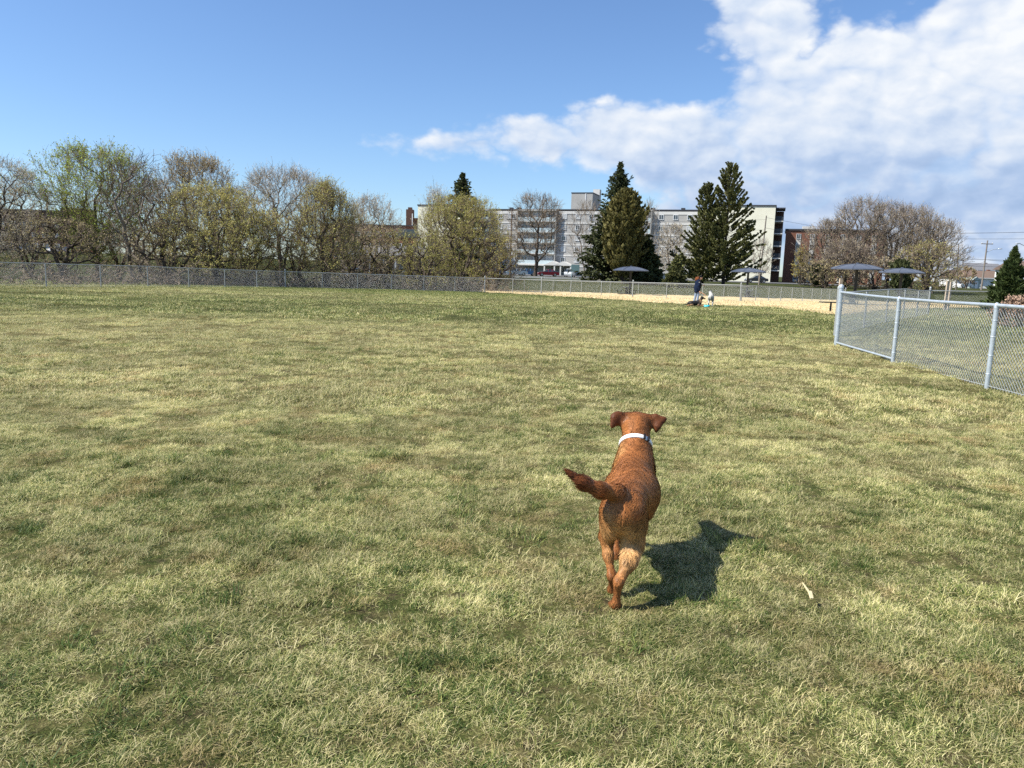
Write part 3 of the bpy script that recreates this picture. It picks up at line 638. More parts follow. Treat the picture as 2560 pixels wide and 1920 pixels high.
# --- brick block at the right end
rb0 = gp(1955, 205); rbx = gp(2180, 205)[0] - rb0[0]
rb = empty('brick_apartment_block', rb0, -.33, 'red brick apartment block with white window strips beside the pale block', 'building')
RH = 13.6
boxo('wall', (rbx / 2, 8, RH / 2), (rbx, 16, RH), BRICK_RED, rb); boxo('roof_trim', (rbx / 2, 8, RH + .2), (rbx + .5, 16.5, .42), DKTRIM, rb)
boxo('roof_vent', (5.6, 4, RH + .8), (3.2, 3, .9), BAND, rb)
xk = [3.2, 6.6, 10.3, 14, 17.7, 21.4]
for xw in xk:
    if xw > rbx - 1: break
    boxo('white_spandrel_strip', (xw, -.03, RH / 2 - .5), (1.15, .1, RH - 1.6), BAND, rb)
    for k in range(5): window(rb, xw, -.1, 1.5 + k * 2.65, 'd', sx=.9, sz=.95)
# --- brick block far left behind the trees, with stair tower
lb0 = gp(800, 245); w_ = gp(1048, 245)[0] - lb0[0]
lb = empty('brick_office_block', lb0, -.05, 'low brown brick block with a dark tower behind the left trees', 'building')
LH = at(980, 565, 245)[2] - lb0[2]
boxo('wall', (w_ / 2, 8, LH / 2), (w_, 16, LH), BRICK_RED, lb); boxo('roof_trim', (w_ / 2, 8, LH + .15), (w_ + .4, 16.4, .35), DKTRIM, lb)
for k in range(9):
    for j in range(3): window(lb, w_ - 3 - k * 3.3, -.06, 2 + j * 3.4, 'd', sx=1.5, sz=1.1)
tx = gp(1020, 245)[0] - lb0[0]
tw = boxo('stair_tower', (tx, 4, LH + 2.6), (2.1, 3, 5.6), BRICK_DK, lb); boxo('tower_cap', (0, 0, 3.1), (1.2, 1.2, .8), BRICK_DK, tw)
boxo('roof_house', (gp(1036, 245)[0] - lb0[0], 6, LH + 1.4), (2.8, 4, 2.9), BRICK_RED, lb)
boxo('roof_pole', (gp(1030, 245)[0] - lb0[0], 1, LH + 2), (.25, .25, 4), FRAME, lb)
boxo('parking_garage_bay', (w_ - 3, -.1, LH - 2.2), (7, .3, 2.6), GLASS, lb)
# --- dark long building at the far left
db0 = gp(-120, 235); dw = gp(150, 235)[0] - db0[0]
dbz = at(60, 526, 235)[2] - db0[2]
db = empty('brown_apartment_block', db0, .05, 'dark brown block behind the leftmost trees', 'building')
boxo('wall', (dw / 2, 8, dbz / 2), (dw, 16, dbz), BRICK_DK, db); boxo('roof_trim', (dw / 2, 8, dbz + .2), (dw + .4, 16.4, .4), DKTRIM, db)
for k in range(10):
    for j in range(3): window(db, 2.5 + k * 3.2, -.06, 2 + j * 3.2, 'd' if (k + j) % 2 else 'b', sx=1.3)
boxo('stair_block', (dw + 3, 5, dbz / 2 + .6), (6, 10, dbz + 1.2), BRICK_DK, db)

def house(label, u, D, w_, dpt, hw, hr, wallm, roofm, rz=0.0, hip=0.0, name='house', porch=False):
    p = gp(u, D); e = empty(name, p, rz, label, 'house')
    boxo('wall', (0, 0, hw / 2), (w_, dpt, hw), wallm, e)
    ov = .45; x, y = w_ / 2 + ov, dpt / 2 + ov; hx = x - hip
    v_ = [(-x, -y, 0), (x, -y, 0), (x, y, 0), (-x, y, 0), (-hx, 0, hr), (hx, 0, hr)]
    r_ = MB(); r_.block(v_, [[0, 1, 5, 4], [2, 3, 4, 5], [0, 3, 2, 1]]); r_.block(v_, [[1, 2, 5], [3, 0, 4]])
    ro = r_.build('roof', roofm, e, loc=(0, 0, hw + .02)); boxo('gutter', (0, -y - .05, .02), (2 * x, .12, .16), FRAME, ro)
    boxo('chimney', (w_ * .2, .8, hr * .8), (.7, .7, 1.4), BRICK_RED, ro)
    n = max(2, int(w_ / 3.2))
    for k in range(n):
        xx = -w_ / 2 + w_ * (k + .5) / n
        if k == n // 2: d_ = boxo('door', (xx, -dpt / 2 - .03, 1.05), (.95, .1, 2.1), BAND, e); MB().lathe([(.001, -.05), (.045, 0), (.001, .05)], 8).build('handle', STEEL, d_, loc=(.35, -.09, 0))
        else: window(e, xx, -dpt / 2 - .05, hw * .56, 'd', sx=1.1)
    if porch:
        for xx in (-w_ * .42, -w_ * .2, w_ * .05, w_ * .3): boxo('porch_post', (xx, -dpt / 2 - .8, hw / 2), (.2, .2, hw), FRAME, e)
    return e
STUCCO = mat('tan_siding', (0.42, 0.33, 0.27), .9, .1); WHITES = mat('white_siding', (0.72, 0.72, 0.70), .8, .06); GREYS = mat('grey_siding', (0.34, 0.36, 0.39), .85, .08)
house('bungalow with hipped grey roof and white porch posts behind the left trees', 985, 104, 13, 8, 2.75, 1.35, STUCCO, ROOFG, .06, hip=3.2, porch=True)
house('grey roofed house behind the street lamp pole', 2447, 250, 13, 9, 5.2, 2.4, GREYS, ROOFG, .3)
house('brown roofed bungalow low down behind the street lamp pole', 2440, 205, 15, 9, 2.6, 2.0, WHITES, ROOFB, -.08)
house('white house with brown roof peeking out past the small spruce', 2562, 170, 9, 8, 4.4, 2.0, WHITES, ROOFB, .1)
house('pale house far off left of the street lamp pole', 2418, 320, 12, 9, 4.2, 2.6, WHITES, ROOFG, .5)
# small glazed shed and white tent like shed by the houses
p = gp(2428, 195); e = empty('garden_shed', p, .3, 'small pale green garden shed in front of the brown roofed bungalow', 'shed')
SHED = mat('pale_green_panel', (0.34, 0.40, 0.38), .5, .1); boxo('wall', (0, 0, 1.0), (2.6, 2.4, 2.0), SHED, e)
v_ = [(-1.45, -1.35, 0), (1.45, -1.35, 0), (1.45, 1.35, 0), (-1.45, 1.35, 0), (0, -1.35, .9), (0, 1.35, .9)]
m_ = MB(); m_.block(v_, [[0, 4, 5, 3], [4, 1, 2, 5], [0, 3, 2, 1]]); m_.block(v_, [[0, 1, 4], [2, 3, 5]]); m_.build('roof', SHED, e, loc=(0, 0, 2.02)); boxo('door', (.2, -1.23, .9), (.9, .06, 1.8), FRAME, e)

# car park and lane
def sheet(name, poly, m, dz=.02):
    poly = np.array(poly, float); c = []
    mb = MB(); n = 24
    a, b, c_, d = poly
    U, W = np.meshgrid(np.linspace(0, 1, n), np.linspace(0, 1, n))
    P = (1 - U)[..., None] * (1 - W)[..., None] * a + U[..., None] * (1 - W)[..., None] * b + U[..., None] * W[..., None] * c_ + (1 - U)[..., None] * W[..., None] * d
    z = terrain(P[..., 0], P[..., 1]) + dz; I = np.arange(n - 1)[None] + np.arange(n - 1)[:, None] * n
    o = mb.block(np.concatenate([P, z[..., None]], -1).reshape(-1, 3), np.stack([I, I + 1, I + 1 + n, I + n], -1).reshape(-1, 4)).build(name, m); tag(o, kind='structure'); return o
sheet('car_park', [(-25, 178), (75, 146), (80, 186), (-25, 214)], ASPH, .06)
sheet('car_park', [(-150, 176), (-78, 176), (-74, 226), (-150, 226)], ASPH, .06)
for i_, (u, D, L_) in enumerate([(1320, 122, 5.5), (1425, 120, 8.0), (1505, 115, 2.4), (1555, 112, 2.2)]):
    p = gp(u, D); o = boxo('concrete_kerb_block', (p[0], p[1], p[2] + .14), (L_, .35, .34), CONC); o.data = o.data
    tag(o, ['short pale kerb block behind the fence left of the bare tree', 'longest pale kerb block lying in the grass behind the fence', 'small pale kerb block near the teal sign', 'pale kerb block in the grass just beside the first shade dome'][i_], 'kerb block')

# ------------------------------------------------------------------ cars
TYRE = mat('black_tyre', (0.02, 0.02, 0.022), .8, .1); RIM = mat('alloy_rim', (0.5, 0.5, 0.52), .3, .05, metal=.7)
CGL = mat('car_glass', (0.03, 0.04, 0.05), .05, .1, spec=.9); HLAMP = mat('headlamp', (0.75, 0.78, 0.8), .15, .05, spec=.8); TLAMP = mat('tail_lamp', (0.35, 0.02, 0.02), .2, .05)
def car(label, u, D, col, rz, kind='sedan', z=None):
    p = gp(u, D); e = empty('parked_car', (p[0], p[1], (p[2] if z is None else z) + .05), rz, label, 'car', 'cars parked by the apartment blocks')
    pm_ = mat('car_paint_%02d' % len(MATS), col, .22, .04, spec=.7)
    if kind == 'suv': prof = [(-2.25, .35), (-2.28, .75), (-2.2, 1.0), (-1.2, 1.08), (-.95, 1.1)]; body = [(-2.25, .32), (-2.3, .7), (-2.2, .98), (-1.15, 1.06), (1.0, 1.08), (2.1, 1.08), (2.22, .8), (2.2, .34)]; roof = [(-1.15, 1.06), (-.45, 1.62), (.2, 1.7), (1.6, 1.66), (2.1, 1.1)]
    else: body = [(-2.2, .30), (-2.25, .55), (-2.1, .78), (-1.05, .92), (1.2, .95), (2.1, .90), (2.25, .6), (2.2, .32)]; roof = [(-1.05, .92), (-.25, 1.40), (.35, 1.45), (.95, 1.38), (1.75, .94)]
    def ext(pts, hw0, hw1, zmid):
        pts = np.array(pts); n = len(pts); f_ = lambda z_: hw0 + (hw1 - hw0) * np.clip((z_ - pts[:, 1].min()) / max(1e-6, np.ptp(pts[:, 1])), 0, 1)
        hw_ = f_(pts[:, 1]); A = np.stack([pts[:, 0], -hw_, pts[:, 1]], -1); B = np.stack([pts[:, 0], hw_, pts[:, 1]], -1); mb = MB()
        V_ = np.concatenate([A, B]); k = np.arange(n); k2 = (k + 1) % n
        mb.block(V_, np.stack([k, k + n, k2 + n, k2], -1))
        ca_ = np.concatenate([A, A.mean(0)[None]]); cb_ = np.concatenate([B, B.mean(0)[None]])
        mb.block(ca_, np.stack([k, k2, np.full(n, n)], -1)); mb.block(cb_, np.stack([k2, k, np.full(n, n)], -1)); return mb
    ext(body, .86, .88, 0).build('body', pm_, e)
    ext(roof, .84, .62, 0).build('cabin_glass', CGL, e)
    r2 = np.array(roof)[1:-1]; zt = r2[:, 1].max(); MB().box(((r2[0, 0] + r2[-1, 0]) / 2, 0, zt - .02), (r2[-1, 0] - r2[0, 0], 1.26, .09), 0).build('roof', pm_, e)
    for sx_ in (-1, 1):
        for xx in (-.02, .78): MB().tubes([(xx - .1, sx_ * .80, body[3][1])], [(xx, sx_ * .66, zt - .03)], .05, .05, 4).build('pillar', pm_, e)
    for xx in (-1.38, 1.36):
        for sx_ in (-1, 1):
            wh = MB().lathe([(.001, -.1), (.26, -.1), (.33, -.07), (.33, .07), (.26, .1), (.001, .1)], 14).build('wheel', TYRE, e, True, loc=(xx, sx_ * .80, .33), rot=(math.pi / 2, 0, 0))
            MB().lathe([(.001, -.112), (.19, -.108), (.2, .108), (.001, .112)], 12).build('rim', RIM, wh)
    for sy in (-.6, .6):
        boxo('headlight', (-2.18, sy, .68), (.12, .38, .16), HLAMP, e); boxo('tail_light', (2.18, sy, .76), (.12, .3, .2), TLAMP, e)
    return e
car('silver blue hatchback parked left of the bare tree', 1292, 158, (0.30, 0.38, 0.45), .05)
car('blue sedan parked behind the silver hatchback', 1316, 166, (0.06, 0.16, 0.32), .15)
car('dark red sedan parked right of the bare tree trunk', 1370, 160, (0.22, 0.015, 0.03), .1)
car('white suv parked nose out by the entrance canopy', 1424, 164, (0.75, 0.77, 0.78), 1.35, 'suv')
car('silver car half hidden between the two tall evergreens', 1645, 150, (0.5, 0.52, 0.54), .2)
car('dark car parked at the foot of the cream wall', 1890, 158, (0.03, 0.035, 0.04), .0)
car('dark maroon car at the left edge beyond the trees', 18, 196, (0.12, 0.02, 0.03), .1)
car('blue estate car beyond the leftmost trees', 62, 194, (0.05, 0.13, 0.24), .05, 'suv')
car('yellow green small car behind the blue estate car', 108, 200, (0.45, 0.5, 0.08), .1)
car('white car beyond the green budding tree trunk', 140, 198, (0.75, 0.75, 0.76), 1.2)
car('grey purple car beyond the green budding tree', 165, 200, (0.2, 0.17, 0.22), .1)
car('orange car beyond the dead leaning tree', 205, 200, (0.5, 0.14, 0.03), .1)
car('white van parked among the far right houses', 2409, 190, (0.78, 0.78, 0.78), .4, 'suv')

# ------------------------------------------------------------------ trees
BARK = mat('grey_brown_bark', (0.17, 0.14, 0.11), .9, .3, 2.0, island=.35)
BARK_D = mat('dark_bark', (0.075, 0.058, 0.045), .9, .3, 2.0, island=.3)
TW_GREY = mat('grey_twigs', (0.36, 0.31, 0.25), .85, .2, 1.0, island=.35)
TW_BROWN = mat('brown_twigs', (0.255, 0.195, 0.135), .85, .25, 1.0, island=.4)
TW_DARK = mat('dark_twigs', (0.15, 0.115, 0.088), .85, .25, 1.0, island=.4)
BUD_GREEN = mat('fresh_green_buds', (0.34, 0.40, 0.065), .7, .2, .5, island=.45, trans=.3)
BUD_YELLOW = mat('yellow_green_catkins', (0.46, 0.42, 0.13), .7, .2, .5, island=.45, trans=.3)
BUD_OLIVE = mat('olive_buds', (0.40, 0.375, 0.105), .7, .22, .5, island=.45, trans=.3)
BUD_TAN = mat('tan_buds', (0.48, 0.41, 0.26), .7, .2, .5, island=.4, trans=.25)
BUD_BROWN = mat('brown_buds', (0.40, 0.33, 0.17), .7, .2, .5, island=.4, trans=.25)
def norm(v): return v / np.maximum(np.linalg.norm(v, axis=-1, keepdims=True), 1e-9)
def grow(r, start, dirs, length, nseg, wob, trop):
    N = len(start); P = np.zeros((N, nseg + 1, 3)); P[:, 0] = start; d = norm(dirs)
    for k in range(nseg):
        d = norm(d + r.normal(0, wob, (N, 3)) + np.array([0, 0, trop])); P[:, k + 1] = P[:, k] + d * (length / nseg)[:, None]
    return P
def spawn(r, P, L, rad, nch, t0, t1, a0, a1, lf, rf, nseg, wob, trop, shape=.45):
    N, S1, _ = P.shape; S_ = S1 - 1; idx = np.repeat(np.arange(N), nch); n = len(idx)
    t = (np.tile(np.arange(nch), N) + r.uniform(0, 1, n)) / nch * (t1 - t0) + t0; f = np.clip(t, 0, .999) * S_; i = f.astype(int); fr_ = (f - i)[:, None]
    st = P[idx, i] * (1 - fr_) + P[idx, i + 1] * fr_; tg = norm(P[idx, i + 1] - P[idx, i])
    rnd = norm(np.cross(tg, r.normal(0, 1, (n, 3)))); an = r.uniform(a0, a1, n)[:, None]; d = tg * np.cos(an) + rnd * np.sin(an)
    ln = L[idx] * lf * (1 - shape * t) * r.uniform(.7, 1.25, n); rr = rad[idx] * rf * (1 - .5 * t)
    return grow(r, st, d, ln, nseg, wob, trop), ln, rr
def tree_mesh(seed, Ht, Wd, stems=1, r0=.16, shape='dome', cb=.22, M=520, leaves=4000, lsize=.09, lmat=BUD_TAN, twig=TW_BROWN, bark=BARK, lean=(0, 0), twig_r=.0088, lelong=1.6, leaf_lo=0.0, bf=.32, tlen=.085, ntw=4, up=.25, lump=.5, wob=.06, spread=.25, hollow=.6):
    """limbs grow towards points spread through the crown, each from the nearest limb that costs least; fine twigs at every node"""
    r = np.random.default_rng(seed); H2 = Ht * (1 - tlen * .55); R2 = Wd / 2 * (1 - tlen * .9)
    h = cb + (1 - cb) * r.uniform(0, 1, M) ** (.85 if shape != 'bush' else 1.15); th = r.uniform(0, 6.283, M); q_ = (h - cb) / (1 - cb)
    prof = {'dome': np.sqrt(np.maximum(0, 1 - np.abs((q_ - .42) / .60) ** 2.4)), 'vase': np.interp(q_, [0, .3, .65, .85, 1], [.22, .55, 1, .9, .35]), 'bush': np.interp(q_, [0, .25, .6, .85, 1], [.8, 1, .85, .55, .15]), 'tall': np.interp(q_, [0, .3, .6, .85, 1], [.55, 1, .85, .55, .15])}[shape]
    lum = 1 - lump * .5 + lump * vnoise(th * 1.6 + seed, q_ * 5 + seed, seed)
    rho = R2 * prof * lum * r.uniform(0, 1, M) ** (.5 * hollow + .1); pts = np.stack([rho * np.cos(th) + lean[0] * h * Ht, rho * np.sin(th) + lean[1] * h * Ht, h * H2], -1)
    pos = [np.array([0, 0, -.25])]; par = [-1]; pl = [0.0]
    for s_ in range(stems):
        a_ = s_ * 6.283 / stems + r.uniform(-.5, .5); last = 0; top = (.62 if stems == 1 else r.uniform(.4, .62)) * Ht; tip = np.array([math.cos(a_) * spread * Ht * (.35 if stems > 1 else .06) + lean[0] * top, math.sin(a_) * spread * Ht * (.35 if stems > 1 else .06) + lean[1] * top, top])
        base = np.array([r.normal(0, .1), r.normal(0, .1), -.1]) * (1 if stems > 1 else 0)
        for k in range(1, 8):
            t = k / 7; p_ = base + (tip - base) * np.array([t ** 1.2, t ** 1.2, t]) + r.normal(0, wob * Ht * .08, 3) * [1, 1, .3]; pos.append(p_); par.append(last); pl.append(pl[last] + np.linalg.norm(p_ - pos[last])); last = len(pos) - 1
    n0 = len(pos); PA = np.zeros((n0 + 2 * M, 3)); PA[:n0] = pos; PL = np.zeros(n0 + 2 * M); PL[:n0] = pl; PR = np.full(n0 + 2 * M, -1); PR[:n0] = par; n = n0
    cen = np.array([0, 0, cb * Ht * .9]); order = np.argsort(np.linalg.norm((pts - cen) * [1, 1, .8], axis=1)); ends = []
    for i in order:
        p_ = pts[i]; d = p_ - PA[:n]; dist = np.sqrt((d * d).sum(1)); cost = dist + bf * PL[:n] + np.where(d[:, 2] < -.05 * Ht, dist * .7, 0); cost[:2] = 1e9; j = int(np.argmin(cost))
        m_ = PA[j] * .5 + p_ * .5 + r.normal(0, .07, 3) * dist[j] + np.array([0, 0, -.06]) * dist[j]
        PA[n] = m_; PR[n] = j; PL[n] = PL[j] + dist[j] * .5; PA[n + 1] = p_; PR[n + 1] = n; PL[n + 1] = PL[j] + dist[j]; ends.append(n + 1); n += 2
    PA, PR = PA[:n], PR[:n]; load = np.ones(n)
    for i in range(n - 1, 0, -1): load[PR[i]] += load[i]
    rad = np.maximum(r0 * (load / load[1:].max()) ** .5, twig_r * 1.15); ch = np.arange(1, n); pa = PR[1:]; p0, p1 = PA[pa], PA[ch]; q1 = rad[ch]; q0 = np.minimum(rad[pa], q1 * 1.35); q0 = np.where(pa == 0, rad[ch] * 1.3, q0)
    tk = MB(); tw_ = MB(); big = q1 > r0 * .16; tk.tubes(p0[big], p1[big] + (p1[big] - p0[big]) * .04, q0[big], q1[big], 6, 0); sm = ~big; tk.tubes(p0[sm], p1[sm], q0[sm], q1[sm], 3, 0)
    E_ = np.array(ends); idx = np.repeat(E_, ntw); N = len(idx); out = norm(PA[idx] - PA[PR[idx]]); rad_out = norm(PA[idx] - np.array([lean[0] * Ht * .5, lean[1] * Ht * .5, Ht * (cb + .25)]))
    d = norm(out * .6 + rad_out * .5 + r.normal(0, .55, (N, 3)) + np.array([0, 0, up])); f = r.uniform(0, 1, N)[:, None]; st = PA[idx] * f + PA[PR[idx]] * (1 - f); L = Ht * tlen * r.uniform(.5, 1.25, N)
    A = grow(r, st, d, L, 2, .16, up * .3); B, LB, RB = spawn(r, A, L, np.full(N, twig_r), 3, .25, 1.0, .35, .8, .62, .9, 1, .1, up * .3, .2)
    tw_.tubes(A[:, :-1].reshape(-1, 3), A[:, 1:].reshape(-1, 3), twig_r, twig_r * .7, 3, 0); tw_.ribbons(B[:, 0], B[:, 1], twig_r * .95, twig_r * .5, 0, seed)
    if leaves:
        PP = np.concatenate([A[:, 1:].reshape(-1, 3), B[:, 1], (B[:, 0] + B[:, 1]) / 2]); PP = PP[PP[:, 2] > leaf_lo * Ht]; k = r.integers(0, len(PP), leaves); c = PP[k] + r.normal(0, .05, (leaves, 3))
        d = norm(r.normal(0, 1, (leaves, 3)) + np.array([0, 0, .5])); s_ = norm(np.cross(d, r.normal(0, 1, (leaves, 3)))); sz = lsize * r.uniform(.5, 1.3, leaves)[:, None]
        V_ = np.stack([c - d * sz * lelong / 2, c + s_ * sz / 2, c + d * sz * lelong / 2, c - s_ * sz / 2], 1); b = (np.arange(leaves) * 4)[:, None]
        tw_.block(V_.reshape(-1, 3), b + np.arange(4), 1)
    return tk.mesh('trunk', bark, True), tw_.mesh('crown', [twig, lmat])
def tree(label, u, D, top_v, width_px, seed, name='deciduous_tree', group=None, rz=0, x=None, cat='tree', zoff=0, **kw):
    p = gp(u, D); Ht = at(u, top_v, D)[2] - p[2]; Wd = width_px * D / FOC
    t_, c_ = tree_mesh(seed, Ht, Wd, **kw)
    e = empty(name, p + np.array([0, 0, zoff]), rz, label, cat, group); obj('trunk', t_, e); obj('crown', c_, e); return e
G_L = 'budding trees behind the left fence'
tree('pale budding tree at the left edge of the picture', -5, 60, 396, 270, 1, group=G_L, stems=2, lmat=BUD_TAN, twig=TW_GREY, leaves=6090, lsize=0.060, bark=BARK_D, M=480, lump=.7)
tree('tall tree with fresh green buds and spreading crown', 245, 64, 370, 305, 2, group=G_L, lmat=BUD_GREEN, twig=TW_BROWN, leaves=20300, lsize=0.080, shape='vase', cb=.2, bark=BARK_D, r0=.2, M=640, up=.45, lump=.7, tlen=.1)
tree('dead leaning tree with bare dark limbs before the green budding tree', 338, 57, 388, 165, 3, group=G_L, stems=3, twig=TW_DARK, leaves=0, M=130, wob=.25, spread=.4, lean=(.06, 0), bark=BARK, twig_r=.013, r0=.15, tlen=.13, ntw=3, lump=.9)
tree('tall tan tree rising behind the yellow green catkin bush', 500, 70, 392, 255, 4, group=G_L, stems=2, lmat=BUD_BROWN, twig=TW_BROWN, leaves=15950, lsize=0.072, bark=BARK_D, M=600, lump=.8)
tree('broad yellow green catkin tree left of the round grey tree', 540, 60, 466, 310, 5, group=G_L, stems=3, spread=.35, lmat=BUD_YELLOW, twig=TW_BROWN, leaves=27550, lsize=0.062, cb=.12, bark=BARK_D, M=620, up=.4, lump=.6)
tree('round crowned grey tree almost without leaves', 708, 66, 420, 235, 6, group=G_L, stems=2, spread=.15, lmat=BUD_TAN, twig=TW_GREY, leaves=4640, lsize=0.056, cb=.36, bark=BARK, M=560, r0=.18)
tree('yellow green tree with upright shoots right of the round grey tree', 815, 64, 460, 200, 7, group=G_L, stems=3, lmat=BUD_YELLOW, twig=TW_BROWN, leaves=17400, lsize=0.062, shape='tall', cb=.15, bark=BARK_D, M=470, up=.7, tlen=.12)
tree('small pale tree standing alone against the sky left of the dark tower', 925, 82, 490, 160, 8, group=G_L, stems=2, lmat=BUD_TAN, twig=TW_GREY, leaves=6090, lsize=0.064, up=.5, bark=BARK, M=430)
tree('broad olive bush in front of the small dark spruce', 1152, 76, 492, 262, 9, group=G_L, stems=5, spread=.5, lmat=BUD_OLIVE, twig=TW_BROWN, leaves=30450, lsize=0.062, shape='dome', cb=.08, M=640, bark=BARK_D, up=.55)
tree('thin pale shoots rising left above the olive bush', 1088, 84, 474, 100, 10, group=G_L, stems=4, lmat=BUD_TAN, twig=TW_GREY, leaves=4350, lsize=0.064, up=1.2, shape='tall', M=110, tlen=.14)
FILL = [(75, 70, 470, 230, TW_BROWN, BUD_OLIVE, 4000, 'brown twiggy tree filling the gap left of the green budding tree'),
        (160, 58, 548, 240, TW_DARK, BUD_BROWN, 2500, 'low dark thicket tree under the green budding tree'),
        (300, 74, 462, 230, TW_BROWN, BUD_OLIVE, 4200, 'brown tree with olive buds behind the dead leaning tree'),
        (410, 72, 448, 220, TW_GREY, BUD_TAN, 3000, 'bare grey tree between the dead tree and the tan tree'),
        (425, 58, 555, 250, TW_DARK, BUD_BROWN, 2500, 'low brown thicket tree right of the dead leaning tree'),
        (630, 62, 530, 230, TW_DARK, BUD_OLIVE, 3500, 'low dark thicket tree below the round grey tree'),
        (740, 70, 520, 220, TW_BROWN, BUD_OLIVE, 4200, 'olive thicket tree right under the round grey tree'),
        (880, 72, 535, 220, TW_BROWN, BUD_BROWN, 4200, 'brown thicket tree between the upright tree and the small pale tree'),
        (965, 74, 575, 210, TW_DARK, BUD_OLIVE, 3600, 'low olive thicket tree in front of the grey roofed bungalow'),
        (1060, 70, 585, 170, TW_DARK, BUD_OLIVE, 3500, 'dark thicket at the left foot of the olive bush'),
        (1240, 78, 590, 130, TW_BROWN, BUD_TAN, 2500, 'pale twiggy bush at the right foot of the olive bush'),
        (560, 74, 490, 210, TW_BROWN, BUD_BROWN, 3800, 'brown tree hidden behind the yellow green catkin tree'),
        (-60, 64, 450, 190, TW_GREY, BUD_BROWN, 3000, 'brown twiggy tree cut off by the left edge')]
for i_, (u, D, tv, wp, tw_, lm, nl, lab) in enumerate(FILL):
    tree(lab, u, D, tv, wp, 30 + i_, group=G_L, stems=4, spread=.4, twig=tw_, lmat=lm, leaves=int(nl * 1.5), lsize=.064, cb=.06, shape='dome', M=210, bark=BARK_D, twig_r=.0105, lump=.8, tlen=.11)
# tangle of brambles along the left fence: nobody could count the canes
def brambles(seed, line, n, hmax, depth, mats_):
    r = np.random.default_rng(seed); line = np.array(line); sg = np.concatenate([[0], np.cumsum(np.linalg.norm(np.diff(line, axis=0), axis=1))]); t = r.uniform(0, sg[-1], n)
    x = np.interp(t, sg, line[:, 0]); y = np.interp(t, sg, line[:, 1]); off = r.uniform(0, 1, n) ** .8 * depth; dirx = np.interp(t, sg, np.gradient(line[:, 0])); 
    x = x - .75 * off; y = y + .55 * off
    st = np.stack([x, y, terrain(x, y) - .05], -1); hh = hmax * (.35 + .65 * vnoise(t * .35, t * 0, seed)) * r.uniform(.4, 1.1, n)
    P = grow(r, st, np.stack([r.normal(0, .7, n), r.normal(0, .7, n), np.ones(n)], -1), hh * 1.25, 6, .3, -.06)
    Q, L2, R2 = spawn(r, P, hh, np.full(n, .014), 5, .2, 1, .4, 1.2, .5, .7, 3, .25, -.02)
    Z, L3, R3 = spawn(r, Q, L2, R2, 2, .2, 1, .4, 1.2, .7, .8, 1, .25, 0)
    mb = MB()
    mb.ribbons(Z[:, 0], Z[:, 1], .011, .006, 1, seed)
    for A, ra, mi in ((P, .015, 0), (Q, .011, 1)): mb.tubes(A[:, :-1].reshape(-1, 3), A[:, 1:].reshape(-1, 3), ra, ra * .8, 3, mi)
    return mb.mesh('undergrowth', mats_)
BL = [(-31.5, 28.5), (-26.0, 43.0), (-19.6, 60.8), (-10.6, 65.6), (-2.8, 70), (2.0, 72.5)]
o = obj('undergrowth', brambles(3, BL, 1050, 2.2, 6.0, [TW_DARK, TW_BROWN])); tag(o, 'leafless brown bramble tangle along the back of the left fence', 'undergrowth', kind='stuff')
o = obj('undergrowth', brambles(4, [(-25, 57), (-21, 66), (-14, 72), (2, 78)], 380, 3.6, 8.0, [TW_DARK, TW_BROWN])); tag(o, 'dark twiggy thicket between the left trees', 'undergrowth', kind='stuff')

# --- trees around the apartment block and on the right
tree('bare spreading tree in front of the apartment block', 1338, 132, 484, 160, 50, twig=TW_BROWN, leaves=0, bark=BARK_D, r0=.34, cb=.28, M=480, twig_r=.014, up=.3)
tree('slim bare tree beside the roof house', 1462, 150, 505, 90, 51, stems=2, leaves=0, twig=TW_BROWN, bark=BARK, M=150, twig_r=.016, up=.6, r0=.15)
tree('crooked bare tree between the tall spruce and the pine', 1675, 125, 560, 105, 52, stems=2, leaves=1500, lsize=.12, lmat=BUD_TAN, twig=TW_GREY, bark=BARK, M=260, twig_r=.016, lump=.8)
tree('small bare tree against the cream end wall', 1898, 150, 598, 75, 53, stems=3, leaves=0, twig=TW_GREY, bark=BARK, M=170, twig_r=.015, up=.6, r0=.12)
tree('thin bare tree showing right of the tall spruce top', 1612, 140, 500, 60, 54, stems=2, leaves=0, twig=TW_GREY, bark=BARK, M=120, twig_r=.014, up=.8, r0=.12)
tree('yellow willow sapling in front of the red brick block', 2000, 130, 618, 50, 55, stems=3, leaves=900, lsize=.11, lmat=BUD_YELLOW, twig=mat('yellow_twigs', (0.32, 0.24, 0.07), .8, .2, island=.3), bark=BARK, M=140, twig_r=.015, up=.8, r0=.1)
G_R = 'bare trees in the clump on the right'
for i_, (u, D, tv, wp, nl, lm, lab) in enumerate([(2065, 122, 552, 165, 2600, BUD_BROWN, 'leftmost lower bare tree of the clump on the right'),
        (2140, 120, 498, 190, 3600, BUD_BROWN, 'tallest bare tree of the clump above the large shade dome'),
        (2215, 124, 505, 175, 3000, BUD_BROWN, 'bare many limbed tree in the middle of the clump'),
        (2275, 121, 522, 175, 3000, BUD_BROWN, 'bare tree right of the middle of the clump'),
        (2318, 118, 548, 160, 2400, BUD_BROWN, 'rightmost bare tree of the clump with a limb over the pole'),
        (2110, 112, 600, 150, 1600, BUD_BROWN, 'low pale twiggy tree at the left foot of the clump')]):
    tree(lab, u, D, tv, wp, 60 + i_, group=G_R, stems=3, spread=.22, lmat=lm, twig=mat('taupe_twigs', (0.24, 0.195, 0.155), .85, .2, 1.0, island=.35), leaves=nl, lsize=.09, bark=BARK_D, shape='dome', cb=.2, up=.5, M=440, twig_r=.0145, r0=.26, tlen=.1)
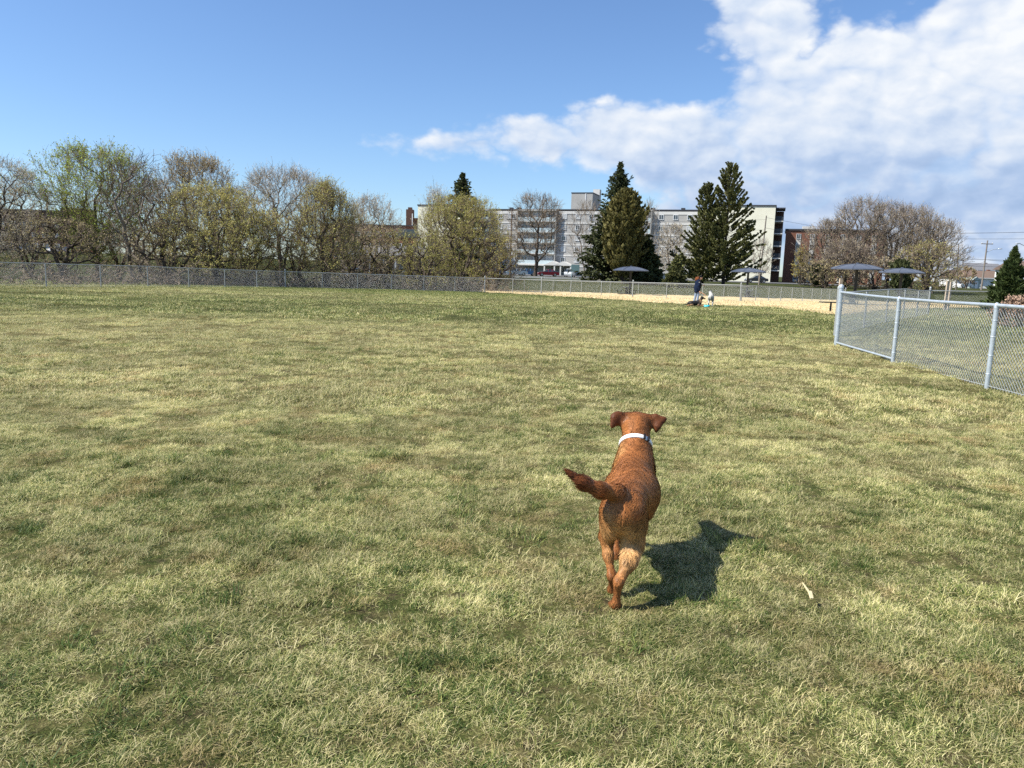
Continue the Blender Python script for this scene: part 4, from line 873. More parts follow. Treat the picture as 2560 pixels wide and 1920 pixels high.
tree('rounded olive bush at the right end of the bare clump', 2312, 104, 606, 165, 70, stems=5, spread=.5, lmat=BUD_OLIVE, twig=TW_BROWN, leaves=4500, lsize=.09, cb=.05, bark=BARK_D, twig_r=.014, M=520)
tree('brown twiggy thicket left under the large shade dome', 2060, 110, 650, 150, 71, stems=6, spread=.6, lmat=BUD_BROWN, twig=TW_DARK, leaves=3500, lsize=.11, cb=.03, bark=BARK_D, twig_r=.015, M=300)
tree('twiggy brown thicket in the middle under the clump', 2185, 112, 640, 180, 72, stems=6, spread=.6, lmat=BUD_TAN, twig=TW_BROWN, leaves=3000, lsize=.1, cb=.03, bark=BARK_D, twig_r=.015, M=340)
tree('reddish bare tree by the far right houses', 2415, 180, 668, 50, 73, stems=2, leaves=800, lsize=.2, lmat=BUD_BROWN, twig=mat('reddish_twigs', (0.2, 0.10, 0.07), .8, .2), bark=BARK, M=130, twig_r=.025)
tree('dry pinkish shrub behind the near fence at the right edge', 2548, 27, 742, 130, 74, name='dry_shrub', cat='shrub', stems=7, spread=.8, leaves=5000, lsize=.045, lmat=mat('dry_pink_leaves', (0.36, 0.24, 0.17), .8, .2, island=.4), twig=TW_BROWN, cb=.02, bark=BARK_D, twig_r=.005, r0=.02, M=200)

# --- conifers
NEED_D = mat('dark_spruce_needles', (0.085, 0.098, 0.038), .7, .25, .6, island=.5, trans=.22)
NEED_P = mat('pine_needles', (0.15, 0.155, 0.055), .7, .25, .6, island=.5, trans=.22)
NEED_C = mat('olive_cedar_sprays', (0.165, 0.145, 0.046), .75, .25, .6, island=.5, trans=.22)
NEED_Y = mat('young_spruce_needles', (0.078, 0.108, 0.032), .7, .25, .6, island=.5, trans=.22)
def conifer_mesh(seed, Ht, Wd, style, m, nwh=46, nbr=9, spr=26, ssz=.42):
    r = np.random.default_rng(seed); tk = MB(); lv = MB(); r0 = Ht * .016
    zs = np.linspace(-.2, Ht * .99, 14); sway = np.cumsum(r.normal(0, .012 * Ht / 14, (14, 2)), 0); tk.path(np.stack([sway[:, 0], sway[:, 1], zs], -1), r0 * (1 - .93 * np.linspace(0, 1, 14)), 8)
    N = nwh * nbr; lo = {'spruce': .05, 'cedar': .02, 'pine': .02, 'young': .03}[style]
    f = lo + (1 - lo) * (np.repeat(np.arange(nwh), nbr) + r.uniform(-.4, .4, N)) / nwh; f = np.clip(f, lo, .985)
    az_ = r.uniform(0, 6.28, N); prof = {'spruce': (1 - f) ** .85 * (.65 + .35 * np.sin(f * 40) * .3 + .2), 'cedar': np.minimum(1, (1 - f) * 1.75) ** .8 * np.minimum(1, .75 + f), 'pine': np.interp(f, [0, .15, .4, .6, .75, .88, 1], [.95, 1, .72, .5, .44, .34, .14]), 'young': (1 - f) ** .95}[style]
    bl_ = Wd / 2 * prof * r.uniform(.62, 1.12, N)
    if style == 'pine': bl_ *= np.where(r.uniform(0, 1, N) < .35, .45, 1.0)
    keep = bl_ > .05; f, az_, bl_ = f[keep], az_[keep], bl_[keep]; N = len(f)
    z0 = f * Ht; upa = {'spruce': np.interp(f, [0, .5, .8, 1], [-.28, -.12, .25, .9]), 'cedar': np.full(N, .75), 'pine': np.interp(f, [0, .5, 1], [.05, .3, .95]), 'young': np.interp(f, [0, .6, 1], [.05, .45, 1.2])}[style] + r.normal(0, .1, N)
    dirs = np.stack([np.cos(az_), np.sin(az_), np.tan(np.clip(upa, -1, 1.2)) * 1.0], -1); dirs = norm(dirs)
    st = np.stack([np.interp(z0, zs, sway[:, 0]), np.interp(z0, zs, sway[:, 1]), z0], -1)
    P = grow(r, st, dirs, bl_, 5, .07, .10 if style in ('spruce', 'pine', 'young') else .12)
    tk.tubes(P[:, :-1].reshape(-1, 3), P[:, 1:].reshape(-1, 3), .014 * Ht / 10, .01 * Ht / 10, 3)
    k = np.repeat(np.arange(N), spr); n = len(k); t0_ = {'spruce': .12, 'cedar': .25, 'pine': .42, 'young': .1}[style]
    t = r.uniform(t0_, 1.0, n) if style != 'pine' else 1 - (1 - t0_) * r.uniform(0, 1, n) ** 1.6; ff = np.clip(t, 0, .999) * 5; i = ff.astype(int); fr_ = (ff - i)[:, None]
    c = P[k, i] * (1 - fr_) + P[k, i + 1] * fr_; tg = norm(P[k, i + 1] - P[k, i]); side = norm(np.cross(tg, [0, 0, 1.])) * np.where(r.uniform(0, 1, n) < .5, -1, 1)[:, None]
    hang = {'spruce': -.55, 'cedar': .9, 'pine': .45, 'young': .35}[style]
    d = norm(tg * r.uniform(.3, 1.1, n)[:, None] + side * r.uniform(.1, 1.0, n)[:, None] + np.array([0, 0, 1.]) * (hang * r.uniform(.3, 1.2, n))[:, None] + r.normal(0, .25, (n, 3)))
    sz = (ssz * r.uniform(.45, 1.15, n) * np.clip(np.sqrt(bl_[k] / (Wd * .3)), .35, 1.05))[:, None]; wv = norm(np.cross(d, r.normal(0, 1, (n, 3)))); wd = {'spruce': .24, 'cedar': .30, 'pine': .42, 'young': .16}[style]
    c = c + r.normal(0, .03 * ssz / .4, (n, 3))
    V_ = np.stack([c, c + d * sz * .45 + wv * sz * wd, c + d * sz, c + d * sz * .5 - wv * sz * wd], 1); b = (np.arange(n) * 4)[:, None]; lv.block(V_.reshape(-1, 3), b + np.arange(4))
    w2 = norm(np.cross(d, wv)); V_ = np.stack([c + d * sz * .1, c + d * sz * .55 + w2 * sz * wd, c + d * sz * 1.05, c + d * sz * .6 - w2 * sz * wd], 1); lv.block(V_.reshape(-1, 3), b + np.arange(4))
    return tk.mesh('trunk', BARK_D, True), lv.mesh('crown', m)
def conifer(label, u, D, top_v, width_px, seed, style, m, name, group=None, du=0, **kw):
    p = gp(u, D); Ht = at(u, top_v, D)[2] - p[2]; t_, c_ = conifer_mesh(seed, Ht, width_px * D / FOC, style, m, **kw)
    e = empty(name, p, 0, label, 'tree', group); obj('trunk', t_, e); obj('crown', c_, e)
    # stand upright although the camera leans: tops were measured in the picture
    return e
conifer('small dark spruce top rising over the olive bush', 1152, 112, 431, 230, 81, 'spruce', NEED_D, 'spruce_tree', ssz=.9, nwh=34, nbr=8, spr=22)
conifer('tall dark spruce with drooping boughs behind the olive cedar', 1537, 112, 405, 255, 82, 'spruce', NEED_D, 'spruce_tree', ssz=.68, nwh=52, nbr=10, spr=36)
conifer('dense olive brown cedar standing in front of the tall spruce', 1556, 104, 472, 175, 83, 'cedar', NEED_C, 'cedar_tree', ssz=.6, nwh=44, nbr=15, spr=26)
conifer('dark bushy evergreen low at the right foot of the olive cedar', 1612, 106, 590, 110, 88, 'spruce', NEED_D, 'spruce_tree', ssz=.8, nwh=26, nbr=9, spr=24)
conifer('tall open pine with a tufted top', 1808, 108, 417, 215, 84, 'pine', NEED_P, 'pine_tree', ssz=.38, nwh=40, nbr=10, spr=52)
conifer('shorter pine leader left of the tall pine', 1755, 110, 466, 175, 85, 'pine', NEED_P, 'pine_tree', ssz=.38, nwh=38, nbr=10, spr=52)
conifer('low drooping hemlock at the left foot of the pines', 1688, 100, 640, 75, 89, 'spruce', NEED_P, 'hemlock_tree', ssz=.6, nwh=22, nbr=8, spr=24)
conifer('young pointed spruce behind the near fence at the right edge', 2516, 36, 612, 118, 86, 'young', NEED_Y, 'spruce_tree', ssz=.30, nwh=34, nbr=11, spr=30)
conifer('dark evergreen shrub under the right shade dome', 2245, 98, 655, 75, 87, 'cedar', NEED_D, 'cedar_tree', ssz=.6, nwh=26, nbr=12, spr=22)
conifer('dark evergreen bush at the left foot of the bare clump', 2042, 112, 672, 62, 90, 'cedar', NEED_D, 'cedar_tree', ssz=.6, nwh=20, nbr=10, spr=20)
conifer('narrow young evergreen in front of the bungalow porch', 1022, 98, 612, 26, 91, 'cedar', NEED_C, 'cedar_tree', ssz=.5, nwh=22, nbr=8, spr=16)
conifer('tiny far off evergreen behind the street lamp pole', 2482, 300, 662, 14, 92, 'spruce', NEED_D, 'spruce_tree', ssz=1.2, nwh=16, nbr=7, spr=10)

# ------------------------------------------------------------------ poles, wires, shade domes, small furniture
POLE = mat('weathered_pole_wood', (0.22, 0.19, 0.16), .9, .2, 1.5); POLE_B = mat('brown_pole_wood', (0.12, 0.08, 0.06), .9, .2, 1.5)
LAMPM = mat('lamp_arm_metal', (0.62, 0.65, 0.68), .35, .05, metal=.5); WIREB = mat('black_cable', (0.05, 0.055, 0.065), .7, .05)
POLES = {}
def pole(key, label, u, D, vtop, utop, m, r=.14, arm=None, cross=False, name='utility_pole'):
    b = gp(u, D); t_ = at(utop, vtop, D); e = empty(name, b, 0, label, 'pole'); top_ = t_ - b
    MB().path([(0, 0, -.5), tuple(top_ * .5), tuple(top_)], [r, r * .85, r * .68], 8).build('shaft', m, e, True); POLES[key] = (b, t_)
    if cross: MB().box((0, 0, 0), (2.2, .12, .14)).build('cross_arm', m, e, loc=top_ * .93); [MB().lathe([(.06, 0), (.09, .08), (.05, .2), (.001, .22)], 8).build('insulator', BAND, e, loc=top_ * .93 + np.array([dx_, 0, .06])) for dx_ in (-1, 1)]
    if arm:
        a0_, (ax, az_), hd = arm; s0 = top_ * a0_
        MB().path([s0, s0 + np.array([ax * .5, 0, az_ * .75]), s0 + np.array([ax, 0, az_])], .06, 6).build('lamp_arm', LAMPM, e, True)
        MB().lathe([(.001, -.09), (.16, -.06), (.2, 0), (.12, .09), (.001, .11)], 10, sx=2.4).build('lamp_head', LAMPM, e, True, loc=s0 + np.array([ax + .3 * np.sign(ax), 0, az_]))
    return e
pole('a', 'grey leaning utility pole before the cream end wall', 1897, 122, 539, 1916, POLE)
pole('b', 'brown utility pole left of the bare spreading tree', 1275, 150, 523, 1280, POLE_B, .16)
pole('c', 'grey utility pole just right of the bare clump', 2390, 140, 610, 2397, POLE)
pole('d', 'tall wooden pole carrying a street lamp by the right houses', 2453, 147, 601, 2469, POLE, .17, arm=(.76, (2.3, .75), 1), cross=True)
pole('e', 'street lamp whose head reaches in at the right edge', 2586, 130, 640, 2592, LAMPM, .1, arm=(.9, (-3.2, 2.6), 1), name='street_lamp')
pole('f', 'slim distant lamp pole left of the reddish bare tree', 2401, 260, 654, 2406, LAMPM, .14, arm=(.96, (3.5, .5), 1), name='street_lamp')
def wire(label, a, b, sag=.5, r=.018):
    a, b = np.array(a, float), np.array(b, float); t = np.linspace(0, 1, 20)[:, None]; P = a + (b - a) * t; P[:, 2] -= (sag * 4 * t * (1 - t))[:, 0]
    o = MB().path(P - a, r, 5).build('overhead_wire', WIREB, loc=a); tag(o, label, 'wire', 'overhead wires'); return o
ta = POLES['a'][1]; tb = POLES['b'][1]; tcp = POLES['c'][1]; td = POLES['d'][1]; te = at(2700, 575, 130); te2 = at(2700, 622, 130)
wire('upper wire from the leaning pole into the bare clump', ta - [0, 0, .3], tcp + [0, 0, .1], .5); wire('lower wire from the leaning pole into the bare clump', ta - [0, 0, 1.9], tcp - [0, 0, 1.2], .5)
wire('upper wire crossing the front of the apartment block', tb - [0, 0, .8], ta - [0, 0, .6], .8, .014); wire('second wire crossing the front of the apartment block', tb - [0, 0, 1.8], ta - [0, 0, 2.2], .8, .014)
wire('highest wire running off to the right edge', at(2380, 583, 125), at(2700, 576, 125), .1, .03); wire('second highest wire running off to the right edge', at(2390, 597, 125), at(2700, 594, 125), .1, .022)
wire('wire at mid pole height towards the right edge', at(2394, 647, 138), at(2720, 651, 138), .15, .03); wire('sagging wire between the right hand poles', at(2395, 660, 140), td - [0, 0, 3.9], .5, .022)
wire('low wire between the right hand poles', at(2392, 664, 139), at(2720, 670, 139), .1, .025); wire('wire running left from the lamp pole top to the right edge', td - [0, 0, 3.6], at(2720, 652, 147), .5, .022)
DOME = mat('blue_grey_shade_metal', (0.085, 0.102, 0.14), .42, .10, 1.5, metal=.3, spec=.5); DPOST = mat('black_post', (0.02, 0.021, 0.024), .5, .1); SEAT = mat('dark_table_metal', (0.03, 0.035, 0.04), .5, .1)
def shade(label, u, D, vtop, wpx):
    b = gp(u, D); zt = at(u, vtop, D)[2] - b[2]; rw_ = wpx * D / FOC / 2; e = empty('shade_dome', b, .2, label, 'shade', 'shade domes around the wood chips')
    h_ = rw_ * .19; prof = [(rw_ * s_, zt - h_ * s_ ** 2.3) for s_ in (.06, .2, .4, .6, .8, .93, 1.0)]
    n = 16; MB().lathe([(rw_, zt - h_ - .07)] + prof[::-1] + [(.001, zt)], n).lathe([(.001, zt - .07)] + [(a_, z_ - .07) for a_, z_ in prof], n).build('canopy', DOME, e)
    for k in range(8):
        an = k * math.pi / 4; P = [(np.cos(an) * a_, np.sin(an) * a_, z_ - .10) for a_, z_ in prof]; MB().path(P, .03, 5).build('rib', DPOST, e)
        MB().path([(np.cos(an) * a_, np.sin(an) * a_, z_ + .012) for a_, z_ in prof], .02, 4).build('seam', DOME, e)
    MB().lathe([(.11, -.2), (.11, zt - .4), (.16, zt - .25), (.1, zt - .06)], 12).build('post', DPOST, e, True); MB().lathe([(.12, zt - .02), (.12, zt + .06), (.05, zt + .1), (.001, zt + .1)], 10).build('cap', DOME, e)
    return e
shade('shade dome standing in front of the olive cedar', 1574, 78, 667, 88); shade('shade dome by the leaning utility pole', 1866, 82, 671, 84)
shade('largest shade dome in front of the bare clump', 2134, 56, 660, 122); shade('shade dome right of the largest one', 2246, 66, 671, 104)
def table(label, u, D, rz=0.0):
    b = gp(u, D); e = empty('picnic_table', b, rz, label, 'table'); 
    MB().lathe([(.001, .72), (.62, .72), (.64, .75), (.62, .78), (.001, .78)], 20).build('table_top', SEAT, e)
    MB().lathe([(.14, 0), (.14, .72)], 10).build('pedestal', SEAT, e, loc=(.0, 0, 0))
    for k in range(4):
        an = k * math.pi / 2 + .4; c = (math.cos(an) * 1.05, math.sin(an) * 1.05); MB().lathe([(.001, .44), (.3, .44), (.31, .47), (.001, .48)], 14).build('seat', SEAT, e, loc=(c[0], c[1], 0)); MB().path([(0, 0, .12), (c[0], c[1], .12), (c[0], c[1], .45)], .04, 6).build('seat_arm', SEAT, e)
    return e
table('dark round picnic table beneath the shade dome before the cedar', 1566, 77.3); table('dark round picnic table beneath the shade dome by the leaning pole', 1872, 81.2, .5); table('dark round picnic table under the largest shade dome', 2126, 55.2, .3)
b = gp(2080, 37); e = empty('park_bench', b, .25, 'black bench on the wood chips at the end of the near fence', 'bench')
boxo('seat', (0, 0, .47), (1.3, .36, .05), SEAT, e); [boxo('leg', (x_, 0, .22), (.05, .08, .46), SEAT, e) for x_ in (-.1, .5)]
WOOD = mat('weathered_plank', (0.42, 0.35, 0.27), .9, .2, 3.0, bump=.3, bscale=12)
for i_, (u, D, vt, wd) in enumerate([(2095, 48, 696, .19), (2361, 46, 703, .17), (2369, 46.3, 704, .11)]):
    b = gp(u, D); h = at(u, vt, D)[2] - b[2]; o = MB().box((0, 0, h / 2 - .1), (wd, .09, h + .2)).build('wooden_post', WOOD, loc=b, rot=(0, .02, .2)); tag(o, ['weathered wooden post left of the largest shade dome', 'wider of the two weathered posts right of the shade domes', 'narrower of the two weathered posts right of the shade domes'][i_], 'post')
TEAL = mat('teal_panel', (0.30, 0.46, 0.45), .5, .1)
b = gp(1437, 118); e = empty('notice_board', b, .1, 'teal notice board on two posts in front of the white suv', 'sign'); boxo('panel', (0, 0, 1.75), (1.3, .08, 1.1), TEAL, e); [boxo('leg', (x_, .07, 1.1), (.09, .06, 2.3), TEAL, e) for x_ in (-.5, .5)]

# ------------------------------------------------------------------ bodies: one continuous skin grown round a skeleton
def prim_dist(p, X):
    if p[0] == 'c':
        a, b = np.array(p[1], float), np.array(p[2], float); ab_ = b - a; t = np.clip(((X - a) @ ab_) / max(ab_ @ ab_, 1e-9), 0, 1)
        return np.linalg.norm(X - a - t[..., None] * ab_, axis=-1) - (p[3] + (p[4] - p[3]) * t)
    c, rr = np.array(p[1], float), np.array(p[2], float); q_ = X - c
    if len(p) > 4 and p[4]:
        ca, sa = math.cos(p[4]), math.sin(p[4]); q_ = np.stack([q_[..., 0] * ca + q_[..., 1] * sa, -q_[..., 0] * sa + q_[..., 1] * ca, q_[..., 2]], -1)
    k0 = np.linalg.norm(q_ / rr, axis=-1); k1 = np.linalg.norm(q_ / rr ** 2, axis=-1); return k0 * (k0 - 1) / np.maximum(k1, 1e-6)
def sdf_body(prims, res, k=.02):
    lo = np.min([np.minimum(p[1], p[2]) - max(p[3], p[4]) if p[0] == 'c' else np.array(p[1]) - np.max(p[2]) for p in prims], 0) - 4 * res
    hi = np.max([np.maximum(p[1], p[2]) + max(p[3], p[4]) if p[0] == 'c' else np.array(p[1]) + np.max(p[2]) for p in prims], 0) + 4 * res
    ax = [np.arange(lo[i], hi[i], res) for i in range(3)]; sh = tuple(len(a) for a in ax); F = np.full(sh, 1.0)
    for p in prims:
        if p[0] == 'c': l_ = np.minimum(p[1], p[2]) - max(p[3], p[4]); h_ = np.maximum(p[1], p[2]) + max(p[3], p[4])
        else: l_ = np.array(p[1]) - np.max(p[2]); h_ = np.array(p[1]) + np.max(p[2])
        m = k + 4 * res; s_ = tuple(slice(max(0, int((l_[i] - m - lo[i]) / res)), min(sh[i], int((h_[i] + m - lo[i]) / res) + 2)) for i in range(3))
        X = np.stack(np.meshgrid(*[ax[i][s_[i]] for i in range(3)], indexing='ij'), -1); d = prim_dist(p, X); f = F[s_]
        h = np.clip(.5 + .5 * (f - d) / k, 0, 1); F[s_] = f * (1 - h) + d * h - k * h * (1 - h)
    # surface nets
    ins = F < 0; cells = tuple(n - 1 for n in sh); acc = np.zeros(cells + (3,)); cnt = np.zeros(cells)
    corner = lambda dx_, dy_, dz_: (slice(dx_, sh[0] - 1 + dx_), slice(dy_, sh[1] - 1 + dy_), slice(dz_, sh[2] - 1 + dz_))
    for axis in range(3):
        for o1 in (0, 1):
            for o2 in (0, 1):
                off = [0, 0, 0]; oth = [i for i in range(3) if i != axis]; off[oth[0]] = o1; off[oth[1]] = o2; off2 = list(off); off2[axis] = 1
                a, b = F[corner(*off)], F[corner(*off2)]; x_ = (a < 0) != (b < 0); t = np.where(x_, a / np.where(x_, a - b, 1), 0)
                pos = np.array(off, float)[None, None, None] + np.zeros(cells + (3,)); pos[..., axis] = t; acc += pos * x_[..., None]; cnt += x_
    act = cnt > 0; idx = np.full(cells, -1); idx[act] = np.arange(act.sum()); ijk = np.argwhere(act); V_ = (ijk + acc[act] / cnt[act][:, None]) * res + lo
    faces = []
    for axis in range(3):
        oth = [(axis + 1) % 3, (axis + 2) % 3]; sl_a = [slice(1, -1)] * 3; sl_b = [slice(1, -1)] * 3; sl_a[axis] = slice(0, -1); sl_b[axis] = slice(1, None)
        a, b = ins[tuple(sl_a)], ins[tuple(sl_b)]
        for flip in (False, True):
            e_ = np.argwhere((a & ~b) if not flip else (~a & b)); e_[:, oth[0]] += 1; e_[:, oth[1]] += 1
            qd = []
            for d1, d2 in ((-1, -1), (0, -1), (0, 0), (-1, 0)):
                c_ = e_.copy(); c_[:, oth[0]] += d1; c_[:, oth[1]] += d2; qd.append(idx[c_[:, 0], c_[:, 1], c_[:, 2]])
            qd = np.stack(qd, -1); faces.append(qd[:, ::-1] if flip else qd)
    return V_, np.concatenate(faces)
def prim_cols(prims, X, s_=.02):
    W = np.zeros(len(X)); C = np.zeros((len(X), 3))
    for p in prims:
        d = prim_dist(p, X); w_ = np.exp(-np.clip(d, -.05, 3) / s_); col = p[5] if p[0] == 'c' else p[3]; W += w_; C += w_[:, None] * np.array(col)
    return C / W[:, None]
def attr_mat(name, rough=.7, spec=.2, aniso=0):
    m = bpy.data.materials.new(name); m.use_nodes = True; t = NT(m.node_tree); b = t.n['Principled BSDF']; a = t.add('ShaderNodeAttribute'); a.attribute_name = 'col'
    tcn = t.add('ShaderNodeTexCoord'); n = t.noise(tcn.outputs['Object'], 60, 4, .6); c = t.mix(1.0, a.outputs['Color'], t.ramp(n, [(.3, .82), (.7, 1.15)]), 'MULTIPLY')
    t.set(b.inputs['Base Color'], c); b.inputs['Roughness'].default_value = rough; b.inputs['Specular IOR Level'].default_value = spec; return m
def put_col(me, C):
    a = me.color_attributes.new('col', 'FLOAT_COLOR', 'POINT'); a.data.foreach_set('color', np.concatenate([C, np.ones((len(C), 1))], 1).astype(np.float32).ravel())
HIDE = attr_mat('animal_coat', .62, .25); FURM = attr_mat('fur_strands', .45, .22); CLOTH = attr_mat('clothing_and_skin', .85, .1)
def relax(V_, F_, n=2, lam=.5):
    N = len(V_); 
    for _ in range(n):
        S_ = np.zeros((N, 3)); c = np.zeros(N)
        for i in range(4): np.add.at(S_, F_[:, i], V_[F_[:, (i + 1) % 4]] + V_[F_[:, (i - 1) % 4]]); np.add.at(c, F_[:, i], 2)
        V_ = V_ + lam * (S_ / c[:, None] - V_)
    return V_
def body(name, prims, res, k, m, parent=None, loc=(0, 0, 0), rz=0.0, colf=None, rel=2, cs=.02):
    V_, F_ = sdf_body(prims, res, k); V_ = relax(V_, F_, rel); C = prim_cols(prims, V_, cs)
    if colf: C = colf(V_, C)
    mb = MB().block(V_, F_); me = mb.mesh(name, m, True); put_col(me, C); o = obj(name, me, parent, loc=loc, rot=(0, 0, rz)); return o, V_, F_, C
def fur(name, V_, F_, colf, n, flow, length, width, parent, seed=1, lift=.28, m=None):
    r = np.random.default_rng(seed); q0, q1, q2, q3 = (V_[F_[:, i]] for i in range(4)); nr = np.cross(q2 - q0, q3 - q1); A = np.linalg.norm(nr, axis=1); pr = A / A.sum()
    VN = np.zeros_like(V_); [np.add.at(VN, F_[:, i], nr) for i in range(4)]; VN = norm(VN)
    k = r.choice(len(F_), n, p=pr); a, b = r.uniform(0, 1, (n, 1)), r.uniform(0, 1, (n, 1)); bil = lambda Q: (Q[F_[k, 0]] * (1 - a) + Q[F_[k, 1]] * a) * (1 - b) + (Q[F_[k, 3]] * (1 - a) + Q[F_[k, 2]] * a) * b
    P = bil(V_); N_ = norm(bil(VN)); fl = flow(P); fl = fl + r.normal(0, .22, (n, 3)); T = norm(fl - N_ * np.sum(fl * N_, 1, keepdims=True)); L = (length(P) * r.uniform(.6, 1.25, n))[:, None]
    side = norm(np.cross(T, N_)) * width; d1 = norm(T + N_ * lift); d2 = norm(T * 1.0 - N_ * .02)
    p1 = P + d1 * L * .55; p2 = p1 + d2 * L * .5; V2 = np.stack([P - side, P + side, p1 - side * .8, p1 + side * .8, p2], 1); bb = (np.arange(n) * 5)[:, None]
    mb = MB(); mb.block(V2.reshape(-1, 3), bb + np.array([0, 1, 3, 2])); mb.f[3].append(bb + np.array([2, 3, 4])); mb.m[3].append(np.zeros(n, np.int32)); me = mb.mesh(name, m or FURM)
    lk = (vnoise(P[:, 0] * 38 + 2.2 * np.sin(P[:, 1] * 30 + P[:, 2] * 22), P[:, 1] * 95 + P[:, 2] * 70 + 2 * np.sin(P[:, 0] * 45), 5) * .6 + vnoise(P[:, 0] * 90, P[:, 1] * 140 + P[:, 2] * 110, 6) * .4)[:, None]; C = colf(P) * r.uniform(.86, 1.16, (n, 1)) * (.45 + 1.1 * lk); C = np.repeat(C[:, None], 5, 1); C[:, :2] *= .72; C[:, 4] *= 1.18; put_col(me, C.reshape(-1, 3)); return obj(name, me, parent)

# --- the red-brown dog running away from the camera
RED, DK, CR = np.array([.36, .138, .042]), np.array([.13, .042, .015]), np.array([.60, .375, .155])
DOGP = [
    ('e', (.535, 3.43, .450), (.100, .125, .095), RED, -.2), ('e', (.572, 3.58, .455), (.112, .17, .10), RED, -.25), ('e', (.628, 3.77, .43), (.146, .22, .150), RED, -.25),
    ('e', (.662, 3.95, .43), (.116, .16, .160), RED, -.2), ('c', (.60, 3.70, .50), (.672, 4.0, .53), .075, .082, RED), ('c', (.55, 3.45, .475), (.61, 3.74, .50), .068, .07, RED),
    ('c', (.672, 3.98, .52), (.697, 4.13, .66), .105, .074, RED), ('e', (.703, 4.195, .698), (.084, .092, .079), RED, -.1), ('c', (.705, 4.27, .675), (.715, 4.40, .64), .06, .040, RED), ('e', (.716, 4.435, .652), (.022, .02, .018), (.01, .01, .01)),
    # ears: thin flaps flung out sideways, tips folding down
    ('c', (.650, 4.195, .752), (.598, 4.185, .764), .015, .010, DK), ('c', (.598, 4.185, .764), (.571, 4.178, .748), .010, .008, DK), ('c', (.571, 4.178, .748), (.564, 4.165, .692), .008, .006, DK), ('c', (.640, 4.195, .735), (.578, 4.172, .728), .013, .008, DK), ('c', (.634, 4.195, .718), (.572, 4.168, .704), .012, .007, DK), ('c', (.645, 4.195, .742), (.582, 4.18, .752), .012, .009, DK),
    ('c', (.758, 4.195, .748), (.810, 4.185, .757), .015, .010, DK), ('c', (.810, 4.185, .757), (.860, 4.178, .746), .010, .006, DK), ('c', (.860, 4.178, .746), (.828, 4.165, .706), .006, .007, DK), ('c', (.766, 4.195, .735), (.846, 4.175, .735), .013, .007, DK), ('c', (.772, 4.195, .716), (.822, 4.165, .700), .012, .007, DK), ('c', (.822, 4.168, .715), (.812, 4.16, .672), .009, .006, DK),
    # tail
    ('c', (.545, 3.47, .515), (.50, 3.375, .548), .036, .033, RED), ('c', (.50, 3.375, .548), (.42, 3.33, .568), .032, .030, RED), ('c', (.42, 3.33, .568), (.345, 3.31, .604), .030, .026, DK * 1.7), ('c', (.345, 3.31, .604), (.252, 3.30, .668), .025, .008, DK),
    # right hind leg, foot on the ground
    ('e', (.588, 3.435, .41), (.060, .105, .12), RED, -.2), ('c', (.588, 3.44, .38), (.586, 3.425, .295), .064, .050, RED), ('c', (.588, 3.41, .30), (.562, 3.33, .235), .048, .034, RED), ('c', (.562, 3.33, .235), (.510, 3.275, .160), .034, .019, RED), ('c', (.510, 3.275, .162), (.506, 3.295, .05), .0195, .016, RED), ('c', (.506, 3.30, .042), (.507, 3.345, .02), .0205, .019, RED), ('c', (.495, 3.33, .02), (.493, 3.362, .013), .013, .011, RED), ('c', (.519, 3.33, .02), (.522, 3.362, .013), .013, .011, RED),
    # left hind leg, further forward
    ('e', (.487, 3.44, .41), (.050, .095, .11), RED, -.2), ('c', (.484, 3.455, .38), (.476, 3.49, .30), .044, .032, RED), ('c', (.476, 3.49, .30), (.482, 3.455, .215), .032, .023, RED), ('c', (.482, 3.455, .215), (.499, 3.415, .130), .020, .017, RED), ('c', (.499, 3.415, .130), (.512, 3.47, .04), .018, .016, RED), ('c', (.512, 3.47, .035), (.514, 3.53, .02), .020, .019, RED),
    # fore legs gathered under the chest
    ('c', (.598, 3.98, .40), (.590, 3.90, .285), .060, .042, RED), ('c', (.590, 3.90, .285), (.583, 3.95, .15), .036, .026, RED), ('c', (.583, 3.95, .15), (.580, 3.88, .07), .024, .021, RED), ('c', (.580, 3.88, .065), (.578, 3.87, .045), .025, .023, RED),
    ('c', (.722, 3.99, .40), (.735, 3.93, .285), .060, .042, RED), ('c', (.735, 3.93, .285), (.738, 4.06, .18), .036, .026, RED), ('c', (.738, 4.06, .18), (.738, 4.09, .08), .024, .021, RED), ('c', (.738, 4.09, .08), (.738, 4.13, .07), .025, .021, RED)]
